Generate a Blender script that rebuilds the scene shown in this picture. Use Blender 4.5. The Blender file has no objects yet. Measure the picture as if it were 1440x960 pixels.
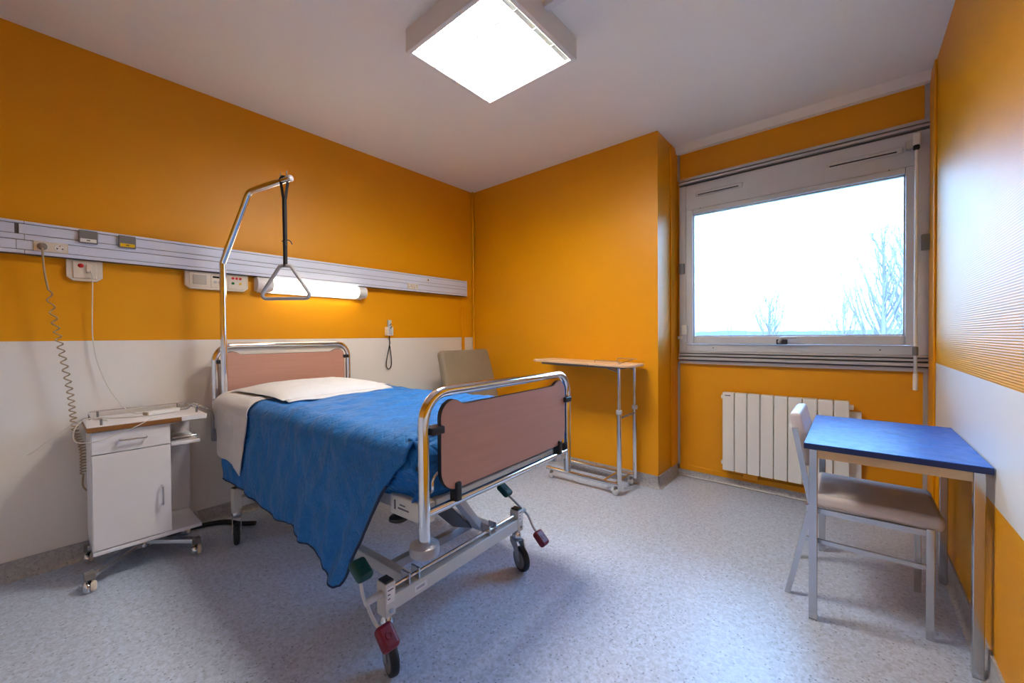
import bpy, bmesh, math, random
from mathutils import Vector, Matrix, noise
scene = bpy.context.scene
COL = scene.collection
random.seed(7)
PI = math.pi

# ------------------------------------------------------------------ camera
H0 = 1.24
D1, D2, W, H, PX = 3.2143, 3.68, 3.688, 2.876, 2.116
YB = -.60                        # wall behind the camera
yaw, pitch, roll, focal = .7037, -.0131, -.0073, 561.98
cy_, sy_ = math.cos(yaw), math.sin(yaw)
R0 = Vector((cy_, sy_, 0)); F0 = Vector((-sy_, cy_, 0)); U0 = Vector((0, 0, 1))
Fv = F0 * math.cos(pitch) + U0 * math.sin(pitch)
Uv = -F0 * math.sin(pitch) + U0 * math.cos(pitch)
Rr = R0 * math.cos(roll) + Uv * math.sin(roll)
Ur = -R0 * math.sin(roll) + Uv * math.cos(roll)
cam = bpy.data.cameras.new('camera')
cam.sensor_width = 36; cam.lens = focal / 1440 * 36; cam.clip_start = .02; cam.clip_end = 2000
co = bpy.data.objects.new('camera', cam); COL.objects.link(co)
m = Matrix((Rr, Ur, -Fv)).transposed().to_4x4(); m.translation = Vector((3.3014, 0, H0))
co.matrix_world = m
scene.camera = co

# ------------------------------------------------------------------ view and sky
scene.view_settings.view_transform = 'Standard'
scene.view_settings.look = 'None'
scene.view_settings.gamma = 1
scene.view_settings.use_curve_mapping = False
scene.view_settings.exposure = 1.6
SKY = 4.9            # overcast sky, radiance at the horizon
LAMP = 18.5          # ceiling fitting
TUBE = 3.4           # bed head lamp

world = bpy.data.worlds.new('world'); scene.world = world; world.use_nodes = True
nt = world.node_tree; nt.nodes.clear()
N = nt.nodes.new; L = nt.links.new
tc = N('ShaderNodeTexCoord'); sep = N('ShaderNodeSeparateXYZ'); L(tc.outputs['Generated'], sep.inputs[0])
mp = N('ShaderNodeMapping'); mp.inputs['Scale'].default_value = (1.6, 1.6, 16); L(tc.outputs['Generated'], mp.inputs[0])
nz = N('ShaderNodeTexNoise'); nz.inputs['Scale'].default_value = 2.0; nz.inputs['Detail'].default_value = 6; L(mp.outputs[0], nz.inputs[0])
cr = N('ShaderNodeValToRGB'); cr.color_ramp.elements[0].position = .34; cr.color_ramp.elements[0].color = (.18, .43, .86, 1)
cr.color_ramp.elements[1].position = .58; cr.color_ramp.elements[1].color = (.29, .60, 1.02, 1); L(nz.outputs['Fac'], cr.inputs[0])
mr = N('ShaderNodeMapRange'); mr.inputs['From Min'].default_value = 0; mr.inputs['From Max'].default_value = 1
mr.inputs['To Min'].default_value = 1.0; mr.inputs['To Max'].default_value = 2.0; L(sep.outputs['Z'], mr.inputs['Value'])
mu = N('ShaderNodeMath'); mu.operation = 'MULTIPLY'; mu.inputs[1].default_value = SKY; L(mr.outputs[0], mu.inputs[0])
bg = N('ShaderNodeBackground'); L(cr.outputs[0], bg.inputs[0]); L(mu.outputs[0], bg.inputs[1])
wo = N('ShaderNodeOutputWorld'); L(bg.outputs[0], wo.inputs[0])
# sampling portal in the window opening (emits nothing)
pl = bpy.data.lights.new('window_portal', 'AREA'); pl.shape = 'RECTANGLE'; pl.size = 1.36; pl.size_y = 1.1
pl.cycles.is_portal = True
po = bpy.data.objects.new('window_portal', pl); COL.objects.link(po)
po.location = (2.915, 3.76, 1.75); po.rotation_euler = (-PI / 2, 0, 0)

# ------------------------------------------------------------------ materials
def srgb(r, g, b):
    f = lambda c: (c / 255) / 12.92 if c / 255 <= .04045 else ((c / 255 + .055) / 1.055) ** 2.4
    return (f(r), f(g), f(b), 1)
MATS = {}
def mat(name, col, rough=.5, metal=0, var=.05, scale=12, bump=0, bscale=200, spec=.5, coat=0, emit=None, estr=0, sheen=0, stretch=None):
    """principled material: base colour with a little procedural variation and optional fine relief"""
    if name in MATS: return MATS[name]
    mt = bpy.data.materials.new(name); mt.use_nodes = True
    t = mt.node_tree; p = t.nodes['Principled BSDF']
    if len(col) == 3: col = (*col, 1)
    tcn = t.nodes.new('ShaderNodeTexCoord'); src = tcn.outputs['Object']
    if stretch:
        mpn = t.nodes.new('ShaderNodeMapping'); mpn.inputs['Scale'].default_value = stretch
        t.links.new(src, mpn.inputs[0]); src = mpn.outputs[0]
    if var:
        n = t.nodes.new('ShaderNodeTexNoise'); n.inputs['Scale'].default_value = scale; n.inputs['Detail'].default_value = 4
        t.links.new(src, n.inputs[0])
        mx = t.nodes.new('ShaderNodeMix'); mx.data_type = 'RGBA'
        mx.inputs[6].default_value = tuple(c * (1 - var) for c in col[:3]) + (1,)
        mx.inputs[7].default_value = tuple(min(1, c * (1 + var)) for c in col[:3]) + (1,)
        t.links.new(n.outputs['Fac'], mx.inputs[0]); t.links.new(mx.outputs[2], p.inputs['Base Color'])
    else: p.inputs['Base Color'].default_value = col
    p.inputs['Roughness'].default_value = rough; p.inputs['Metallic'].default_value = metal
    p.inputs['Specular IOR Level'].default_value = spec; p.inputs['Coat Weight'].default_value = coat
    if sheen: p.inputs['Sheen Weight'].default_value = sheen
    if bump:
        n2 = t.nodes.new('ShaderNodeTexNoise'); n2.inputs['Scale'].default_value = bscale; n2.inputs['Detail'].default_value = 3
        t.links.new(src, n2.inputs[0])
        b = t.nodes.new('ShaderNodeBump'); b.inputs['Strength'].default_value = bump; b.inputs['Distance'].default_value = .004
        t.links.new(n2.outputs['Fac'], b.inputs['Height']); t.links.new(b.outputs[0], p.inputs['Normal'])
    if emit:
        p.inputs['Emission Color'].default_value = (*emit, 1); p.inputs['Emission Strength'].default_value = estr
    MATS[name] = mt
    return mt
def add_wave(mt, scale, strength, direction='Z', dist=.002, distortion=.5):
    """rib relief (woven wall vinyl, brushed strips) on top of a material"""
    t = mt.node_tree; p = t.nodes['Principled BSDF']
    tcn = t.nodes.new('ShaderNodeTexCoord')
    w = t.nodes.new('ShaderNodeTexWave'); w.wave_type = 'BANDS'; w.bands_direction = direction
    w.inputs['Scale'].default_value = scale; w.inputs['Distortion'].default_value = distortion
    w.inputs['Detail'].default_value = 2; w.inputs['Detail Scale'].default_value = 3
    t.links.new(tcn.outputs['Object'], w.inputs[0])
    b = t.nodes.new('ShaderNodeBump'); b.inputs['Strength'].default_value = strength; b.inputs['Distance'].default_value = dist
    t.links.new(w.outputs['Fac'], b.inputs['Height'])
    old = p.inputs['Normal'].links
    if old: t.links.new(old[0].from_socket, b.inputs['Normal'])
    t.links.new(b.outputs[0], p.inputs['Normal'])
    return mt

ORANGE = srgb(228, 154, 0)
M_or = mat('orange_wall_vinyl', ORANGE, .42, var=.03, scale=3, bump=.12, bscale=260, spec=.42)
M_orr = add_wave(mat('orange_ribbed_vinyl', ORANGE, .44, var=.03, scale=3, bump=.15, bscale=260, spec=.17), 34, .32)
M_orp = mat('orange_gloss_paint', ORANGE, .4, var=.02, scale=3, spec=.3)
M_wh = mat('white_wall_vinyl', (.80, .76, .72), .42, var=.02, scale=3, bump=.2, bscale=260)
M_ceil = mat('ceiling_paint', (.86, .85, .84), .85, var=.02, scale=2, bump=.1, bscale=120)
M_chrome = mat('chrome', (.78, .78, .80), .10, 1, var=.03, scale=8)
M_chromeb = mat('brushed_chrome', (.62, .63, .66), .24, 1, var=.05, scale=20)
M_sqtube = mat('polished_square_tube', (.56, .57, .60), .17, 1, var=.05, scale=20)
M_alu = mat('aluminium_window_tint', (.68, .74, .92), .40, .1, var=.04, scale=8, stretch=(1, .2, 8))  # blue of the window's reflection is put into the base colour
M_aludark = mat('groove_shadow_gap', (.10, .10, .12), .6, .3)
M_winf = mat('window_frame_lacquer', (.56, .57, .62), .45, .1, var=.06, scale=6)
M_winm = mat('window_aluminium', (.50, .49, .50), .40, .45, var=.06, scale=6)
M_dark = mat('black_rubber', (.012, .012, .015), .55)
M_blackp = mat('black_plastic', (.015, .016, .02), .35)
M_whp = mat('white_plastic', (.78, .76, .74), .32, var=.02)
M_crp = mat('cream_plastic', (.74, .66, .56), .30, var=.02)
M_lam = mat('white_laminate', (.78, .77, .82), .35, var=.02)
M_woodedge = mat('brown_wood_edge', srgb(138, 90, 40), .5, var=.25, scale=30, stretch=(1, 1, 6))
M_cream = mat('cream_lacquer_steel', (.60, .58, .55), .35, .1, var=.03)
M_greyst = mat('grey_lacquer_steel', (.36, .37, .41), .38, .2, var=.04)
M_pink = mat('pink_beech_laminate', srgb(186, 138, 122), .38, var=.09, scale=26, stretch=(1, .12, 2.2))
M_beech = mat('pale_beech_laminate', srgb(222, 186, 150), .35, var=.08, scale=24, stretch=(.15, 1, 1))
M_sheet = mat('white_cotton', (.62, .61, .62), .85, var=.03, scale=5, bump=.25, bscale=70, sheen=.2)
M_matt = mat('mattress_cover', (.62, .58, .54), .6, var=.04)
M_grey = mat('grey_armchair_vinyl', srgb(142, 130, 112), .48, var=.08, scale=7, bump=.2, bscale=60)
M_seat = mat('white_chair_vinyl', (.66, .60, .59), .42, var=.03, scale=6, bump=.15, bscale=80)
M_rad = mat('cream_radiator_enamel', (.84, .82, .80), .35, var=.02)
M_red = mat('dark_red_rubber', srgb(112, 4, 38), .45, var=.08)
M_green = mat('shaded_green_rubber', srgb(0, 66, 66), .45, var=.08)  # green darkened: the shade on the pad is put into its colour
M_redb = mat('red_button', srgb(200, 20, 18), .35)
M_greenb = mat('green_button', srgb(10, 120, 40), .35)
M_yelb = mat('yellow_plate', srgb(232, 190, 6), .4)
M_clipg = mat('grey_cover_plastic', (.18, .17, .17), .5)
M_lightg = mat('light_grey_plastic', (.52, .52, .55), .4)
M_glassd = mat('dark_display', (.01, .012, .012), .2)
M_cordb = mat('beige_cord', srgb(168, 146, 116), .5)
M_cordw = mat('white_cord', (.66, .62, .57), .5)
M_cordg = mat('grey_cord', (.34, .34, .36), .45)
M_strap = mat('black_webbing', (.02, .02, .022), .8, bump=.3, bscale=400)
M_handle = mat('grey_handle_plastic', (.40, .40, .43), .4)
M_tapewood = mat('desk_beech_rail', srgb(214, 182, 140), .45, var=.08, scale=24, stretch=(.15, 1, 1))
M_tube = mat('lit_tube_diffuser', (.9, .9, .85), .4, var=0, emit=(1, .86, .62), estr=TUBE)
M_lampw = mat('lamp_white_enamel', (.80, .79, .80), .4, var=.02)
M_lit = mat('lit_fluorescent_panel', (.9, .9, .9), .4, var=0, emit=(1, .95, .88), estr=LAMP)
M_louv = mat('louvre_grey_green_enamel', (.80, .84, .78), .5, var=0, spec=.1)
M_bark = mat('winter_bark', (.24, .19, .22), .9, var=.12, scale=3)
M_far = mat('distant_woodland', (.17, .15, .20), .95, var=.2, scale=.05)
M_ground = mat('winter_ground', (.11, .12, .10), .95, var=.2, scale=.02)

# blue desk top: mottled laminate
def m_desk():
    mt = mat('blue_mottled_laminate', srgb(34, 84, 172), .36, var=.35, scale=14, stretch=(1, 1.6, 1), spec=.35)
    t = mt.node_tree; p = t.nodes['Principled BSDF']; n = t.nodes.new('ShaderNodeTexNoise'); n.inputs['Scale'].default_value = 22; n.inputs['Detail'].default_value = 5
    tcn = t.nodes.new('ShaderNodeTexCoord'); t.links.new(tcn.outputs['Object'], n.inputs[0])
    mr_ = t.nodes.new('ShaderNodeMapRange'); mr_.inputs['From Min'].default_value = .3; mr_.inputs['From Max'].default_value = .7; mr_.inputs['To Min'].default_value = .30; mr_.inputs['To Max'].default_value = .50
    t.links.new(n.outputs['Fac'], mr_.inputs['Value']); t.links.new(mr_.outputs[0], p.inputs['Roughness'])
    return mt
M_desk = m_desk()
M_deskedge = mat('navy_edge_band', srgb(12, 34, 88), .35, var=.05)
# quilted bedspread
def m_blanket():
    mt = mat('blue_quilted_bedspread', srgb(18, 106, 180), .55, var=.10, scale=5, sheen=.05, spec=.3)
    t = mt.node_tree; p = t.nodes['Principled BSDF']
    uv = t.nodes.new('ShaderNodeUVMap')
    w = t.nodes.new('ShaderNodeTexWave'); w.wave_type = 'BANDS'; w.bands_direction = 'X'; w.wave_profile = 'SIN'
    w.inputs['Scale'].default_value = 2.4; w.inputs['Distortion'].default_value = .8; w.inputs['Detail'].default_value = 1; w.inputs['Detail Scale'].default_value = 3
    t.links.new(uv.outputs[0], w.inputs[0])
    mpn = t.nodes.new('ShaderNodeMapping'); mpn.inputs['Scale'].default_value = (9, 3.2, 1); mpn.inputs['Rotation'].default_value = (0, 0, .35)
    t.links.new(uv.outputs[0], mpn.inputs[0])
    n = t.nodes.new('ShaderNodeTexNoise'); n.inputs['Scale'].default_value = 1.2; n.inputs['Detail'].default_value = 3; n.inputs['Distortion'].default_value = 1.4
    t.links.new(mpn.outputs[0], n.inputs[0])
    v = t.nodes.new('ShaderNodeTexNoise'); v.inputs['Scale'].default_value = 34; v.inputs['Detail'].default_value = 4; v.inputs['Distortion'].default_value = 1; t.links.new(uv.outputs[0], v.inputs[0])
    a = t.nodes.new('ShaderNodeMath'); a.operation = 'MULTIPLY_ADD'; a.inputs[1].default_value = .22; t.links.new(w.outputs['Fac'], a.inputs[0]); t.links.new(n.outputs['Fac'], a.inputs[2])
    a2 = t.nodes.new('ShaderNodeMath'); a2.operation = 'MULTIPLY_ADD'; a2.inputs[1].default_value = .22
    t.links.new(v.outputs['Fac'], a2.inputs[0]); t.links.new(a.outputs[0], a2.inputs[2])
    # chevron stitching running down the cloth in columns
    sx = t.nodes.new('ShaderNodeSeparateXYZ'); t.links.new(uv.outputs[0], sx.inputs[0])
    def mth(op, a, c=None):
        n_ = t.nodes.new('ShaderNodeMath'); n_.operation = op
        for i_, q in enumerate((a, c)):
            if q is None: continue
            if isinstance(q, (int, float)): n_.inputs[i_].default_value = q
            else: t.links.new(q, n_.inputs[i_])
        return n_.outputs[0]
    zig = mth('PINGPONG', sx.outputs[0], .032)
    fr = mth('ABSOLUTE', mth('SUBTRACT', mth('FRACT', mth('DIVIDE', mth('ADD', sx.outputs[1], zig), .055)), .5))
    stitch = mth('MULTIPLY', mth('SUBTRACT', 1.0, mth('MINIMUM', mth('MULTIPLY', fr, 6.0), 1.0)), -.09)
    a3 = t.nodes.new('ShaderNodeMath'); a3.operation = 'ADD'; t.links.new(a2.outputs[0], a3.inputs[0]); t.links.new(stitch, a3.inputs[1]); a2 = a3
    b = t.nodes.new('ShaderNodeBump'); b.inputs['Strength'].default_value = .9; b.inputs['Distance'].default_value = .022
    t.links.new(a2.outputs[0], b.inputs['Height']); t.links.new(b.outputs[0], p.inputs['Normal'])
    return mt
M_blank = m_blanket()
M_blankhem = mat('navy_hem', srgb(12, 30, 66), .7)
# flecked vinyl floor
def m_floor(name, base, spec):
    mt = mat(name, base, .34, var=.0, spec=spec)
    t = mt.node_tree; p = t.nodes['Principled BSDF']
    tcn = t.nodes.new('ShaderNodeTexCoord')
    n1 = t.nodes.new('ShaderNodeTexNoise'); n1.inputs['Scale'].default_value = 60; n1.inputs['Detail'].default_value = 5; n1.inputs['Distortion'].default_value = 1.0
    r1 = t.nodes.new('ShaderNodeValToRGB'); b = base
    r1.color_ramp.elements[0].position = .32; r1.color_ramp.elements[0].color = (b[0] * .74, b[1] * .74, b[2] * .76, 1)
    r1.color_ramp.elements[1].position = .66; r1.color_ramp.elements[1].color = (min(1, b[0] * 1.16), min(1, b[1] * 1.16), min(1, b[2] * 1.15), 1)
    n2 = t.nodes.new('ShaderNodeTexVoronoi'); n2.inputs['Scale'].default_value = 62; n2.inputs['Randomness'].default_value = 1
    r2 = t.nodes.new('ShaderNodeValToRGB'); r2.color_ramp.elements[0].position = .17; r2.color_ramp.elements[0].color = (1, 1, 1, 1)
    r2.color_ramp.elements[1].position = .27; r2.color_ramp.elements[1].color = (0, 0, 0, 1)
    sp = t.nodes.new('ShaderNodeSeparateColor'); g = t.nodes.new('ShaderNodeMath'); g.operation = 'GREATER_THAN'; g.inputs[1].default_value = .68
    mm = t.nodes.new('ShaderNodeMath'); mm.operation = 'MULTIPLY'
    mx = t.nodes.new('ShaderNodeMix'); mx.data_type = 'RGBA'; mx.inputs[7].default_value = (b[0] * .44, b[1] * .44, b[2] * .50, 1)
    for n in (n1, n2): t.links.new(tcn.outputs['Object'], n.inputs['Vector'])
    t.links.new(n1.outputs['Fac'], r1.inputs[0]); t.links.new(n2.outputs['Distance'], r2.inputs[0])
    t.links.new(n2.outputs['Color'], sp.inputs[0]); t.links.new(sp.outputs[0], g.inputs[0])
    t.links.new(r2.outputs[0], mm.inputs[0]); t.links.new(g.outputs[0], mm.inputs[1])
    t.links.new(mm.outputs[0], mx.inputs[0]); t.links.new(r1.outputs[0], mx.inputs[6]); t.links.new(mx.outputs[2], p.inputs['Base Color'])
    return mt
M_floor = m_floor('flecked_floor_vinyl', (.48, .55, .70), .5)
M_base = m_floor('flecked_skirting_vinyl', (.42, .41, .43), .4)
def m_pane():
    mt = bpy.data.materials.new('clear_window_glass'); mt.use_nodes = True
    t = mt.node_tree; t.nodes.clear()
    tr = t.nodes.new('ShaderNodeBsdfTransparent'); tr.inputs[0].default_value = (.93, .96, .97, 1)
    gl = t.nodes.new('ShaderNodeBsdfGlossy'); gl.inputs['Roughness'].default_value = .02
    fr = t.nodes.new('ShaderNodeFresnel'); fr.inputs[0].default_value = 1.35
    mx = t.nodes.new('ShaderNodeMixShader'); o = t.nodes.new('ShaderNodeOutputMaterial')
    t.links.new(fr.outputs[0], mx.inputs[0]); t.links.new(tr.outputs[0], mx.inputs[1]); t.links.new(gl.outputs[0], mx.inputs[2]); t.links.new(mx.outputs[0], o.inputs[0])
    return mt
M_pane = m_pane()

# ------------------------------------------------------------------ mesh helpers
OFF = {}
def fillet(pts, r, n=6):
    """round the inner corners of a polyline"""
    pts = [Vector(p) for p in pts]; out = [pts[0]]
    for i in range(1, len(pts) - 1):
        a, b, c = pts[i - 1], pts[i], pts[i + 1]
        da, dc = (a - b), (c - b); ang = da.angle(dc)
        if ang > 3.0: out.append(b); continue
        d = min(r / math.tan(ang / 2), da.length * .49, dc.length * .49); rr = d * math.tan(ang / 2)
        p0 = b + da.normalized() * d; p1 = b + dc.normalized() * d
        cen = b + (da.normalized() + dc.normalized()).normalized() * (rr / math.sin(ang / 2))
        v0, v1 = p0 - cen, p1 - cen; th = v0.angle(v1)
        for k in range(n + 1):
            f = k / n
            out.append(cen + (v0 * math.sin((1 - f) * th) + v1 * math.sin(f * th)) / math.sin(th))
    out.append(pts[-1]); return out
def spline(pts, n=8):
    """Catmull-Rom through the points"""
    p = [Vector(q) for q in pts]; p = [p[0] * 2 - p[1]] + p + [p[-1] * 2 - p[-2]]; out = []
    for i in range(1, len(p) - 2):
        for k in range(n):
            t = k / n
            out.append(.5 * (2 * p[i] + (p[i + 1] - p[i - 1]) * t + (2 * p[i - 1] - 5 * p[i] + 4 * p[i + 1] - p[i + 2]) * t * t + (3 * p[i] - p[i - 1] - 3 * p[i + 1] + p[i + 2]) * t ** 3))
    out.append(p[-2]); return out
class B:
    def __init__(s): s.bm = bmesh.new(); s.bev = False
    def box(s, x0, x1, y0, y1, z0, z1, M=None, mi=0):
        vs = [s.bm.verts.new((x, y, z)) for z in (z0, z1) for y in (y0, y1) for x in (x0, x1)]
        if M is not None:
            for v in vs: v.co = M @ v.co
        for f in ((0, 2, 3, 1), (4, 5, 7, 6), (0, 1, 5, 4), (2, 6, 7, 3), (0, 4, 6, 2), (1, 3, 7, 5)):
            fc = s.bm.faces.new([vs[i] for i in f]); fc.material_index = mi
        return s
    def beam(s, a, b, w, h, up=(0, 0, 1)):
        """rectangular bar from a to b"""
        a, b = Vector(a), Vector(b); d = b - a; ln = d.length; d.normalize()
        up = Vector(up)
        if abs(d.dot(up)) > .98: up = Vector((1, 0, 0))
        sx = d.cross(up).normalized(); sz = sx.cross(d).normalized()
        M = Matrix((sx, d, sz)).transposed().to_4x4(); M.translation = a
        return s.box(-w / 2, w / 2, 0, ln, -h / 2, h / 2, M)
    def tube(s, pts, r, n=12, cap=True):
        pts = [Vector(p) for p in pts]; rings = []; nrm = None
        for i, p in enumerate(pts):
            t = (pts[min(i + 1, len(pts) - 1)] - pts[max(i - 1, 0)]).normalized()
            if nrm is None:
                nrm = t.orthogonal().normalized()
            else:
                nrm = nrm - t * nrm.dot(t)
                nrm = nrm.normalized() if nrm.length > 1e-6 else t.orthogonal().normalized()
            bn = t.cross(nrm); rad = r(i / (len(pts) - 1)) if callable(r) else r
            rings.append([s.bm.verts.new(p + (nrm * math.cos(a) + bn * math.sin(a)) * rad) for a in [2 * PI * k / n for k in range(n)]])
        for a, b in zip(rings, rings[1:]):
            for k in range(n):
                s.bm.faces.new((a[k], a[(k + 1) % n], b[(k + 1) % n], b[k]))
        if cap:
            s.bm.faces.new(rings[0][::-1]); s.bm.faces.new(rings[-1])
        return s
    def lathe(s, prof, org, axis=(0, 0, 1), n=20):
        ax = Vector(axis).normalized(); a = ax.orthogonal().normalized(); b = ax.cross(a); org = Vector(org); rings = []
        for r, h in prof:
            if r < 1e-5: rings.append([s.bm.verts.new(org + ax * h)])
            else: rings.append([s.bm.verts.new(org + ax * h + (a * math.cos(2 * PI * k / n) + b * math.sin(2 * PI * k / n)) * r) for k in range(n)])
        for p, q in zip(rings, rings[1:]):
            for k in range(n):
                k2 = (k + 1) % n
                if len(p) == 1 and len(q) == 1: continue
                if len(p) == 1: s.bm.faces.new((p[0], q[k2], q[k]))
                elif len(q) == 1: s.bm.faces.new((p[k], p[k2], q[0]))
                else: s.bm.faces.new((p[k], p[k2], q[k2], q[k]))
        if len(rings[0]) > 1: s.bm.faces.new(rings[0][::-1])
        if len(rings[-1]) > 1: s.bm.faces.new(rings[-1])
        return s
    def prism(s, poly, a0, a1, axis='x', mi=0):
        f = {'x': lambda p, a: (a, p[0], p[1]), 'y': lambda p, a: (p[0], a, p[1]), 'z': lambda p, a: (p[0], p[1], a)}[axis]
        lo = [s.bm.verts.new(f(p, a0)) for p in poly]; hi = [s.bm.verts.new(f(p, a1)) for p in poly]; n = len(poly)
        s.bm.faces.new(lo); s.bm.faces.new(hi[::-1])
        for k in range(n): s.bm.faces.new((lo[k], hi[k], hi[(k + 1) % n], lo[(k + 1) % n]))
        return s
    def grid(s, fn, nu, nv, uvf=None, flip=False):
        vs = [[s.bm.verts.new(fn(i / nu, j / nv)) for j in range(nv + 1)] for i in range(nu + 1)]
        uvl = s.bm.loops.layers.uv.verify() if uvf else None
        for i in range(nu):
            for j in range(nv):
                q = [(i, j), (i + 1, j), (i + 1, j + 1), (i, j + 1)]
                if flip: q = q[::-1]
                f = s.bm.faces.new([vs[a][b] for a, b in q])
                if uvf:
                    for lp, (a, b) in zip(f.loops, q): lp[uvl].uv = uvf(a / nu, b / nv)
        return s
    def bevel(s, w, seg=2):
        bmesh.ops.recalc_face_normals(s.bm, faces=s.bm.faces[:]); s.bm.normal_update(); s.bev = True
        es = [e for e in s.bm.edges if len(e.link_faces) == 2 and e.calc_face_angle(0) > .5]
        bmesh.ops.bevel(s.bm, geom=es, offset=w, segments=seg, affect='EDGES', profile=.5, clamp_overlap=True); return s
    def build(s, name, mt, parent=None, smooth=True, local=False, fix=True):
        if fix: bmesh.ops.recalc_face_normals(s.bm, faces=s.bm.faces[:])
        off = Vector((0, 0, 0)) if local or parent is None else OFF.get(parent.name, Vector((0, 0, 0)))
        if off.length: bmesh.ops.translate(s.bm, vec=-off, verts=s.bm.verts[:])
        me = bpy.data.meshes.new(name); s.bm.to_mesh(me); s.bm.free()
        for x in (mt if isinstance(mt, (list, tuple)) else [mt]): me.materials.append(x)
        if smooth:
            for p in me.polygons: p.use_smooth = True
            me.set_sharp_from_angle(angle=.9)
        o = bpy.data.objects.new(name, me); COL.objects.link(o)
        if smooth and s.bev:                 # keep large faces flat next to their small bevels
            wn = o.modifiers.new('weighted_normals', 'WEIGHTED_NORMAL'); wn.keep_sharp = True; wn.weight = 80
        if parent: o.parent = parent; OFF[o.name] = off
        return o
def tag(o, label, cat, group=None):
    o['label'] = label; o['category'] = cat
    if group: o['group'] = group
    return o
def thing(name, label, cat, loc=(0, 0, 0), rz=0, group=None):
    o = bpy.data.objects.new(name, None); COL.objects.link(o); o.location = loc; o.rotation_euler = (0, 0, rz); o.empty_display_size = .1
    OFF[o.name] = Vector(loc)
    return tag(o, label, cat, group)
def single(b, name, mt, base, label, cat, group=None, **k):
    """a thing that is one mesh, its origin at its base"""
    bmesh.ops.translate(b.bm, vec=-Vector(base), verts=b.bm.verts[:])
    o = b.build(name, mt, None, **k); o.location = base; OFF[o.name] = Vector(base)
    return tag(o, label, cat, group)
def struct(o): o['kind'] = 'structure'; return o
def sempty(name, loc):
    o = bpy.data.objects.new(name, None); COL.objects.link(o); o.location = loc; OFF[o.name] = Vector(loc); o.empty_display_size = .1
    return struct(o)

# ------------------------------------------------------------------ the room
struct(B().box(-.2, W + .2, YB - .2, D2 + .17, -.12, 0).build('floor', M_floor, smooth=False))
struct(B().box(-.2, W + .2, YB - .2, D2 + .17, H, H + .12).build('ceiling', M_ceil, smooth=False))
b = B(); b.box(-.2, 0, YB, D1, 0, 1.232, mi=1); b.box(-.2, 0, YB, D1, 1.232, H, mi=0)
struct(b.build('wall_left', [M_or, M_wh], smooth=False, fix=False))
struct(B().box(-.2, PX, D1, D2 + .17, 0, H).build('wall_back', M_or, smooth=False))
b = B(); b.box(W, W + .2, YB, D2 + .17, 0, .632, mi=0); b.box(W, W + .2, YB, D2 - .22, .632, 1.062, mi=1); b.box(W, W + .2, D2 - .22, D2 + .17, .632, 1.062, mi=0); b.box(W, W + .2, YB, D2 + .17, 1.062, H, mi=0)
struct(b.build('wall_right', [M_orr, M_wh], smooth=False, fix=False))
b = B(); b.box(-.2, W + .2, YB - .2, YB, 0, 1.232, mi=1); b.box(-.2, W + .2, YB - .2, YB, 1.232, H, mi=0)
struct(b.build('wall_rear', [M_or, M_wh], smooth=False, fix=False))
WY = 3.668                       # face of the panels under and over the window
b = B(); b.box(PX, W, WY, D2 + .17, 0, 1.0); b.box(PX, W, WY, D2 + .17, 2.59, H); b.box(PX, 2.148, WY, D2 + .17, 1.0, 2.59); b.box(3.684, W, WY, D2 + .17, 1.0, 2.59)
struct(b.build('wall_window', M_or, smooth=False))
# skirting in the floor's vinyl, coved at the foot
def skirting(name, pts_along, profile, axis): pass
def cove(h, t=.008): return [(0, 0), (.03, 0), (.018, .006), (.011, .02), (t, .04), (t, h), (0, h)]
struct(B().prism([(p[0], p[1]) for p in cove(.10)], YB, D1, 'y').build('baseboard_left', M_base))
struct(B().prism([(D1 - p[0], p[1]) for p in cove(.10)], 0, PX + .008, 'x').build('baseboard_back', M_base))
struct(B().prism([(PX + p[0], p[1]) for p in cove(.10)], D1 - .008, WY, 'y').build('baseboard_pier', M_base))
struct(B().prism([(W - p[0], p[1]) for p in cove(.10)], YB, WY, 'y').build('baseboard_right', M_base))
struct(B().prism([(WY - p[0], p[1]) for p in cove(.055)], PX, W, 'x').build('baseboard_window', M_base))
struct(B().tube([(PX + .03, WY - .03, .012), (3.1, WY - .03, .010)], .004, 6).build('trim_1', M_whp))
struct(B().box(PX, W, WY - .012, WY, .055, .10).bevel(.004).build('trim_2', M_orp))
# sloping cornice over the window, pipe casings, metal cover strips
struct(B().prism([(3.585, H), (WY, H), (WY, 2.822), (3.62, 2.822)], PX, W, 'x').build('trim_3', M_ceil, smooth=False))
struct(B().box(0, .008, 3.022, 3.066, .10, 1.69).bevel(.003).build('trim_4', M_orp))
struct(B().box(PX, PX + .012, 3.50, WY, .10, H - .01).bevel(.004).build('trim_5', M_orp))
struct(B().box(PX + .004, 2.146, WY - .012, WY, .06, 1.0).build('trim_6', M_winm))
struct(B().box(PX + .004, 2.146, WY - .012, WY, 2.595, 2.822).build('trim_7', M_winm))
struct(B().box(3.655, W, WY - .012, WY, .10, 1.0).build('trim_8', M_winm))
struct(B().box(3.655, W, WY - .012, WY, 2.595, 2.822).build('trim_9', M_winm))
struct(B().box(W - .012, W, 3.46, WY, .10, H - .01).bevel(.004).build('trim_10', M_orp))
struct(B().tube([(.02, D1 - .02, .1), (.02, D1 - .02, H)], .012, 8).build('trim_11', M_orp))

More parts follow.
